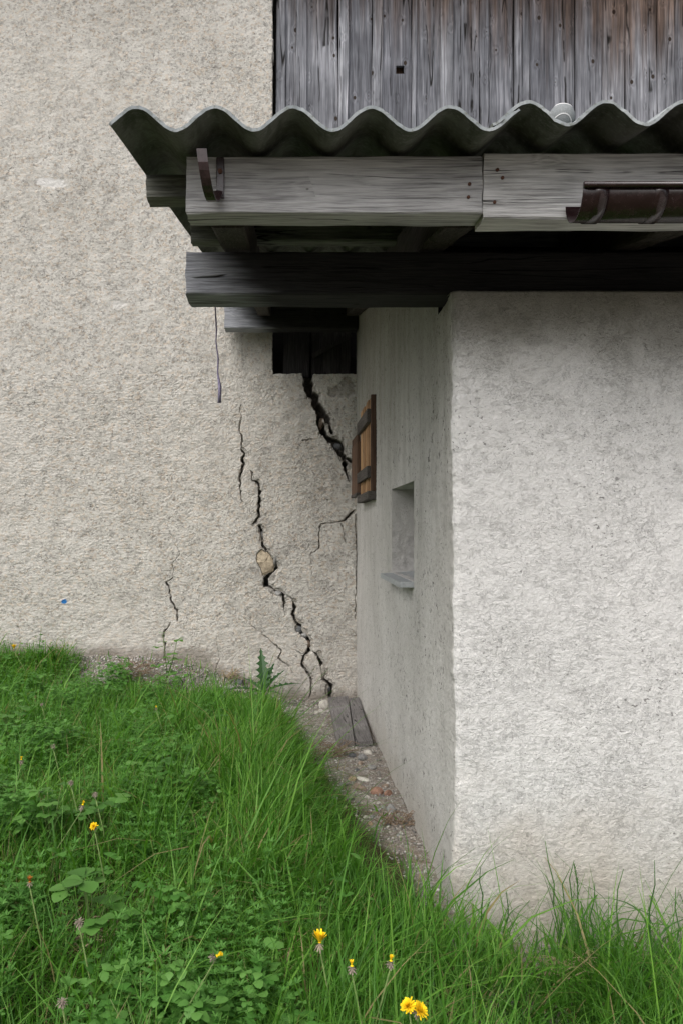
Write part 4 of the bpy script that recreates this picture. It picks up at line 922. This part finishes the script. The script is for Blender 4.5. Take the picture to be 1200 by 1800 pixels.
for wh in range(5):
    f = .35+.65*wh/4
    for j in range(7):
        cs.append(np.stack([x+.01*np.sin(x*99+wh), y+.01*np.cos(y*77+wh), z0+H*f], -1)); yw.append(2*np.pi*j/7+x*50+wh*.4); pt.append(.25+.3*RNG.random(len(x))+.25*(wh == 4)); LL.append((.009+.011*RNG.random(len(x)))*(1.2-.35*f)*S_h); WW.append(.0034*S_h); rr.append(np.clip(.35+.25*f+.3*(RNG.random(len(x))-.5), 0, .97))
A1 = leaves(np.concatenate(cs), np.concatenate(yw), np.concatenate(pt), np.concatenate(LL), np.concatenate(WW), np.concatenate(rr))
x, y = scatter(4500, herbdens); z0 = gh(x, y)+.04+.09*RNG.random(len(x)); n = len(x)
A2 = leaves(np.stack([x, y, z0], -1), RNG.uniform(0, 6.28, n), RNG.normal(.15, .35, n), .011+.016*RNG.random(n)**2, .007+.010*RNG.random(n)**2, RNG.random(n)*.95)
# three-part leaves on thin stalks, in loose colonies
x, y = scatter(1500, lambda x, y: herbdens(x, y)*sstep(.0, .35, fbm(x*3.3+4, y*3.3, 2, 231))*1.6); zc = gh(x, y)+.07+.11*RNG.random(len(x)); n = len(x); yw0 = RNG.uniform(0, 6.28, n); Ls = .014+.022*RNG.random(n)**1.5; rn = .25+.7*RNG.random(n)
A3 = leaves(np.concatenate([np.stack([x, y, zc], -1)]*3), np.concatenate([yw0-1.2, yw0, yw0+1.2]), RNG.normal(.1, .3, 3*n), np.tile(Ls, 3), np.tile(Ls*.85, 3), np.tile(rn, 3)*.97)
A2 = (np.concatenate([A2[0], A3[0]]), np.concatenate([A2[1], A3[1]+len(A2[0])]), np.concatenate([A2[2], A3[2]+len(A2[0])]), np.concatenate([A2[3], A3[3]]))
n1 = len(A1[0]); ho = np_mesh('weed_leaves', np.concatenate([A1[0], A2[0]]), np.concatenate([A1[1], A2[1]+n1]), np.concatenate([A1[2], A2[2]+n1]), [M['herb']], {'rand': np.concatenate([A1[3], A2[3]])})
tag(ho, 'low leafy weeds growing through the grass', None, None, 'stuff')

# ------------------------------------------------------------------ single plants
def lobed(n_lobes, depth, L, Wd, teeth=0, seed=0):
    """outline of a divided leaf lying along +x"""
    r = random.Random(seed); up = []
    K = n_lobes*6
    for i in range(K+1):
        t = i/K; env = math.sin(math.pi*min(1, t**.8))*.5*Wd; w = env*(1-depth*(.5+.5*math.cos(2*math.pi*n_lobes*t)))+.0008; up.append((t*L+.12*w*math.sin(2*math.pi*n_lobes*t), w*r.uniform(.9, 1.1)))
    return up
def leaf_strip(mb, base, yaw, pitch, up, curl=.15, fold=.25):
    M3 = Matrix.Rotation(yaw, 3, 'Z') @ Matrix.Rotation(-pitch, 3, 'Y'); vs_, fs = [], []; L = up[-1][0]
    for (t, w) in up:
        s = t/L; zc = -curl*L*s*s
        for k in (-1, 0, 1): vs_.append(Vector(base)+M3 @ Vector((t, k*w, zc+abs(k)*w*fold)))
    for i in range(len(up)-1):
        for k in range(2): fs.append((i*3+k, i*3+k+1, (i+1)*3+k+1, (i+1)*3+k))
    mb.add(vs_, fs)
def set_rand(o, v):
    at = o.data.attributes.new('rand', 'FLOAT', 'POINT'); at.data.foreach_set('value', np.full(len(o.data.vertices), v, np.float32)); return o
def trifoliate(mb, base, yaw, size, r):
    for k, a in enumerate((-1.15, 0, 1.15)):
        up = [(0, .0006), (size*.15, size*.10), (size*.4, size*.34), (size*.62, size*.44), (size*.78, size*.40), (size*.88, size*.26), (size*.93, size*.22), (size*1.0, size*.05)]
        leaf_strip(mb, base, yaw+a, r.uniform(-.1, .3), up, .18, .18)
# leafy plants with three-part leaves
plants = [(165,1560,.055,9,.16,'clump of three part leaves hanging over a dark hollow in the grass'),(90,1395,.035,7,.12,'low clump of three part leaves under the left dandelion stalk'),
          (385,1270,.05,8,.16,'bright lobed weed by the right end of the gravel, near the dirt lip'),(250,1340,.04,7,.14,'three part leaves in the weedy grass under the straw heap'),
          (20,1260,.05,7,.14,'round leaved weed at the left edge near the top of the bank'),(335,1345,.045,8,.15,'cluster of lobed leaves beside the tall grass, right of centre bank'),
          (185,1400,.04,6,.14,'small leaf cluster just behind the orange dandelion'),(300,1650,.05,6,.13,'feathery leaved weed in the grass at lower left'),(150,1185,.045,6,.14,'lobed weed standing at the left end of the gravel'),(250,1735,.06,6,.10,'broad dandelion leaves flat in the grass near the bottom edge')]
for i, (px, py, sz_, nl, hh, lab) in enumerate(plants):
    r = random.Random(i+40); hh = max(hh, .17)+.02; p = hray(px, py, hh*.95)
    o = empty('leafy_weed', p, label=lab, cat='weed', group='broad leaved weeds in the grass')
    for j in range(nl):
        a = 2*math.pi*j/nl+r.uniform(-.5, .5); rad = r.uniform(.02, .085); h = hh*r.uniform(.65, 1.15); tip = Vector((math.cos(a)*rad, math.sin(a)*rad-.02, h))
        mb = MB(); mb.tube([(0, 0, 0), tip*.5+Vector((0, 0, .015)), tip], [.0016, .0013, .001], 5); stalk = mb.build('stalk', M['stem'], o, smooth=True)
        mb = MB()
        if i in (7, 9): leaf_strip(mb, tip*.3, a, .5, lobed(6, .65, sz_*2.2, sz_*.9, seed=j), .3, .2)
        else: trifoliate(mb, tip, a, sz_*r.uniform(.7, 1.05), r)
        set_rand(mb.build('leaf', M['leaf'], o, smooth=True), r.uniform(.15, .95))
# thistle by the wall
p = ghit(466, 1196); p.y = 5.3; p.z = float(gh(p.x, p.y))+.045
th = empty('thistle', p, label='young spiny thistle growing against the foot of the cracked wall', cat='thistle')
for j, (a, pt, L) in enumerate(((1.75, 1.35, .24), (.6, .9, .17), (2.6, .7, .15), (.15, .45, .2), (3.3, .35, .2), (-.7, .3, .12), (-2.4, .3, .13), (1.1, 1.1, .18))):
    mb = MB(); leaf_strip(mb, (0, 0, .01), a, pt, lobed(7, .6, L*1.25, L*.45, seed=j), .25, .35); set_rand(mb.build('leaf', M['thistle'], th, smooth=False), random.Random(j).uniform(.2, .9))
mb = MB(); mb.tube([(0, 0, -.09), (0, 0, .05)], [.006, .003], 6); mb.build('stalk', M['stem'], th)
# celandine sprig in front of the small left crack
p = ghit(292, 1205); p.y = min(p.y, 5.4); p.z = float(gh(p.x, p.y))
ce = empty('celandine', p, label='slender bright green sprig rising in front of the small left crack', cat='wild plant')
mb = MB(); mb.tube([(0, 0, -.02), (.005, 0, .12), (-.02, 0, .34)], [.0035, .003, .002], 5); mb.tube([(0, 0, .02), (.05, -.01, .18), (.075, -.01, .30)], [.003, .0026, .002], 5); mb.build('stalk', M['stem'], ce, smooth=True)
for j, (x, z, s) in enumerate(((-.02, .26, .016), (-.05, .19, .026), (-.015, .215, .022), (.04, .16, .032), (.08, .225, .030), (.0, .11, .034), (.05, .07, .036), (-.06, .10, .03), (.085, .13, .03), (-.02, .05, .036), (.02, .14, .028), (.09, .04, .034))):
    r = random.Random(j+80); mb = MB(); trifoliate(mb, (x, r.uniform(-.04, .01), z*1.35), r.uniform(-2.6, -.5), s*1.45, r); set_rand(mb.build('leaf', M['leaf'], ce, smooth=True), r.uniform(.4, .96))
# straw heap and dry stalks
def stalks(name, px, py, n, L, lab, mat, cat, spread=.05, seed=0, lift=.03, dirx=1.):
    p = ghit(px, py); r = random.Random(seed); o = empty(name, p, label=lab, cat=cat)
    mb = MB()
    for j in range(n):
        a = r.gauss(0, .8)+(0 if r.random() < .7 else math.pi); b = Vector((r.uniform(-spread, spread), r.uniform(-spread, spread)*.5, r.uniform(0, lift))); l = L*r.uniform(.5, 1.2)
        t = b+Vector((dirx*math.cos(a)*l, math.sin(a)*l*.4, r.uniform(-.03, .04))); mid = (b+t)/2+Vector((0, 0, r.uniform(.0, .04)))
        b.z = max(b.z, gh(p.x+b.x, p.y+b.y)-p.z); t.z = max(t.z, float(gh(p.x+t.x, p.y+t.y))-p.z+.003)
        mb.tube([b, mid, t], [.0022, .0019, .001], 4)
    ob = mb.build('straw', M[mat], o); ob['kind'] = 'stuff'; return o
stalks('straw_heap', 238, 1196, 70, .13, 'heap of dry brown stalks on the gravel against the barn wall', 'twig', 'straw heap', .09, 2, .11)
stalks('straw_heap', 400, 1195, 30, .10, 'thin dry straw by the dark grey stone left of the thistle', 'straw', 'straw heap', .06, 3, .05)
stalks('straw_heap', 575, 1332, 60, .09, 'tangle of dead stalks beside the lower end of the planks', 'twig', 'straw heap', .08, 4, .05)
stalks('straw_heap', 695, 1450, 30, .10, 'scattered reddish straws at the foot of the side wall', 'twig', 'straw heap', .05, 5, .01)
stalks('straw_heap', 175, 1672, 45, .11, 'dry straw in the bare hollow at lower left', 'straw', 'straw heap', .09, 6, .03)
stalks('straw_heap', 980, 1735, 60, .12, 'yellowed straw in the grass at the foot of the front wall', 'straw', 'straw heap', .09, 7, .05)
# dandelions
def dandelion(px, py, d, style, lab, tilt=(0, 0), size=1., bend=.03):
    d = float(hray(px, py, .27 if d < 3 else .22).y) if d < 4.8 else d
    top = P(px, py, d); z0 = float(gh(top.x+bend, d)); base = Vector((top.x+bend, d+.01, z0)); o = empty('dandelion', base, label=lab, cat='dandelion', group='dandelions in the grass')
    tp = top-base; mb = MB(); mb.tube([(0, 0, -.01), tp*.5+Vector((bend*.3, 0, 0)), tp-Vector((0, 0, .008))], [.0022, .002, .0017], 6); mb.build('stem', M['stem'], o, smooth=True)
    r = random.Random(int(px*3+py)); axis = Vector((tilt[0], tilt[1], 1)).normalized(); q = Vector((0, 0, 1)).rotation_difference(axis)
    def florets(n, L, a0, a1, w, mat, nm, par, z=0.):
        mb = MB()
        mb.add([tp+q @ Vector((.0035*math.cos(6.283*k/8), .0035*math.sin(6.283*k/8), z)) for k in range(8)]+[tp+q @ Vector((0, 0, z+.003))], [(k, (k+1) % 8, 8) for k in range(8)])
        for j in range(n):
            f = j/n; a = 2.399*j; el = a0+(a1-a0)*f+r.uniform(-.12, .12); l = L*(1-.35*f)*r.uniform(.8, 1.1); dv = Vector((math.cos(a)*math.cos(el), math.sin(a)*math.cos(el), math.sin(el))); sd_ = Vector((-math.sin(a), math.cos(a), 0))*w*.5
            b = Vector((0, 0, z)); pts_ = [b-sd_*.6, b+sd_*.6, b+dv*l*.6+sd_+Vector((0, 0, .001)), b+dv*l+sd_*.8, b+dv*l-sd_*.8, b+dv*l*.6-sd_+Vector((0, 0, .001))]
            mb.add([tp+q @ v for v in pts_], [(0, 1, 2, 5), (5, 2, 3, 4)])
        return mb.build(nm, mat, par)
    if style == 'open': florets(70, .017*size, .15, 1.5, .0032*size, M['petal'], 'flower_head', o, .004); florets(12, .011*size, -.9, -.2, .003, M['bract'], 'bracts', o)
    elif style == 'half': florets(46, .020*size, .85, 1.5, .0034*size, M['petal'], 'flower_head', o, .004); florets(14, .013*size, -1.1, -.2, .003, M['bract'], 'bracts', o)
    elif style == 'bud':
        florets(26, .013*size, 1.15, 1.55, .003*size, M['petal'], 'flower_head', o, .006); florets(18, .015*size, -1.2, .3, .003, M['fluff'], 'bracts', o)
    elif style == 'wilted': florets(26, .015*size, .9, 1.5, .003*size, M['petal_dull'], 'flower_head', o, .004); florets(14, .012*size, -1.0, .6, .003, M['bract'], 'bracts', o)
    else: florets(34, .014*size, -1.1, .5, .0024*size, M['fluff'], 'flower_head', o, .003)
    return o
dandelion(562, 1660, 1.78, 'half', 'half closed yellow dandelion standing alone in front of the dirt strip', size=1.35)
dandelion(719, 1772, 1.66, 'open', 'open yellow dandelion nearest the bottom edge, tilted to the left', (-.5, -.5), 1.05, .02)
dandelion(733, 1780, 1.64, 'open', 'open yellow dandelion nearest the bottom edge, tilted to the right', (.6, -.5), 1.1, .01)
dandelion(618, 1703, 1.74, 'bud', 'small round dandelion bud with grey withered bracts, left of its taller twin', size=.9)
dandelion(686, 1694, 1.74, 'bud', 'dandelion bud on a long leaning stalk, right of its shorter twin', (.1, 0), .95, -.04)
dandelion(167, 1455, 2.75, 'open', 'orange yellow dandelion flower above the three part leaves', (-.3, -.7), .75)
dandelion(25, 1141, 4.9, 'half', 'yellow dandelion standing against the beige wall at far left', size=1.5, bend=.09)
dandelion(38, 1338, 3.6, 'bud', 'tiny yellow dandelion bud at the left edge of the bank', size=.9, bend=-.03)
dandelion(377, 1683, 2.0, 'bud', 'dandelion bud lying sideways in the grass at lower middle', (1.6, -.2), 1.0, -.09)
dandelion(145, 1418, 2.9, 'bud', 'closed dandelion bud on a pale leaning stalk at left', (.3, 0), .9, -.10)
dandelion(53, 1553, 2.35, 'wilted', 'wilted orange dandelion on a dark stalk at left', size=.95)
dandelion(140, 1622, 2.15, 'seed', 'withered grey dandelion head on an upright stalk at lower left', size=1.1)
for (px, py, d, lb) in ((74, 1238, 4.1, 'withered dandelion head near the wall at far left'), (94, 1312, 3.6, 'withered dandelion head in the weeds above the yellow bud'), (125, 1376, 3.2, 'withered dandelion heads in the weeds, the middle pair'), (168, 1397, 3.05, 'withered dandelion head just above the orange dandelion'), (110, 1693+70, 1.9, 'pale withered dandelion head near the bottom left corner')):
    dandelion(px, py, d, 'seed', lb, size=1.0)
dandelion(275, 1245, 4.3, 'bud', 'tiny bud on a long pale stalk in the middle of the bank', size=.6, bend=.04)
# tall grasses before the white front wall
def tall(px, top, d, w, droop, seedhead, lab, yaw=0.):
    x = X_(px, d); z0 = float(gh(x, d)); zt = Z_(top, d); h = zt-z0; o = empty('tall_grass', (x, d, z0), label=lab, cat='grass stalk', group='tall grass stalks by the front wall')
    r = random.Random(int(px)); pts = [(r.uniform(-.01, .01)+math.sin(yaw)*h*.25*(t**2), 0, h*t) for t in np.linspace(0, 1, 7)]
    mb = MB(); mb.tube([Vector(p) for p in pts], [.0026, .0025, .0023, .0021, .0019, .0016, .0008], 5); set_rand(mb.build('stalk', M['tallgrass'], o, smooth=True), r.uniform(.2, .8))
    for j in range(3):
        t = .18+.22*j; b = Vector(pts[int(t*6)]); a = r.choice((0, math.pi))+r.uniform(-.5, .5); L = h*r.uniform(.42, .62)
        V, q, tr, rr_ = blades(np.array([[b.x, b.y, b.z]]), np.array([L]), np.array([w]), np.array([a]), np.array([.22]), np.array([droop*r.uniform(.6, 1.2)]), np.array([r.uniform(.1, .9)]), 8)
        np_mesh('leaf_blade', V, q, tr, [M['tallgrass']], {'rand': rr_}, parent=o)
    if seedhead:
        mb = MB(); 
        for j in range(16):
            t = .80+.2*j/16; c = Vector((pts[5][0]+(pts[6][0]-pts[5][0])*(t-.83)/.17, 0, h*t)); a = j*2.4; v = Vector((math.cos(a)*.004, math.sin(a)*.004, .010)); mb.tube([c, c+v], [.0016, .0006], 4)
        ob = set_rand(mb.build('seed_head', M['tallgrass'], o), .5); ob['kind'] = 'stuff'
tall(984, 1478, 2.22, .004, .1, False, 'tallest thin grass stalk before the front wall, leaning left', -.5)
tall(1016, 1520, 2.20, .005, .2, True, 'tall grass stalk with a narrow green seed head, middle of the front wall', -.12)
tall(1004, 1512, 2.22, .004, .15, False, 'straight thin stalk just left of the seed head')
tall(1036, 1552, 2.18, .004, .3, False, 'bent side stalk just right of the seed head', .3)
tall(843, 1525, 2.18, .004, .3, False, 'lone thin stalk standing near the corner of the white walls')
tall(889, 1568, 2.16, .005, .5, False, 'short stalk between the wall corner and the drooping blade', .1)
tall(940, 1610, 2.12, .007, .8, False, 'drooping broad blade left of the tall stalk group')
tall(1082, 1528, 2.16, .007, .5, False, 'stiff upright blade between the seed head and the big drooping blades', .15)
tall(1140, 1512, 2.10, .011, .8, False, 'broad blued grass plant with drooping blades at the right', .1)
tall(1192, 1560, 2.10, .010, .85, False, 'broad grass plant at the right edge with arching blades', -.1)
tall(983, 1525, 2.24, .004, .2, False, 'second tall stalk crossing the tallest one', .35)
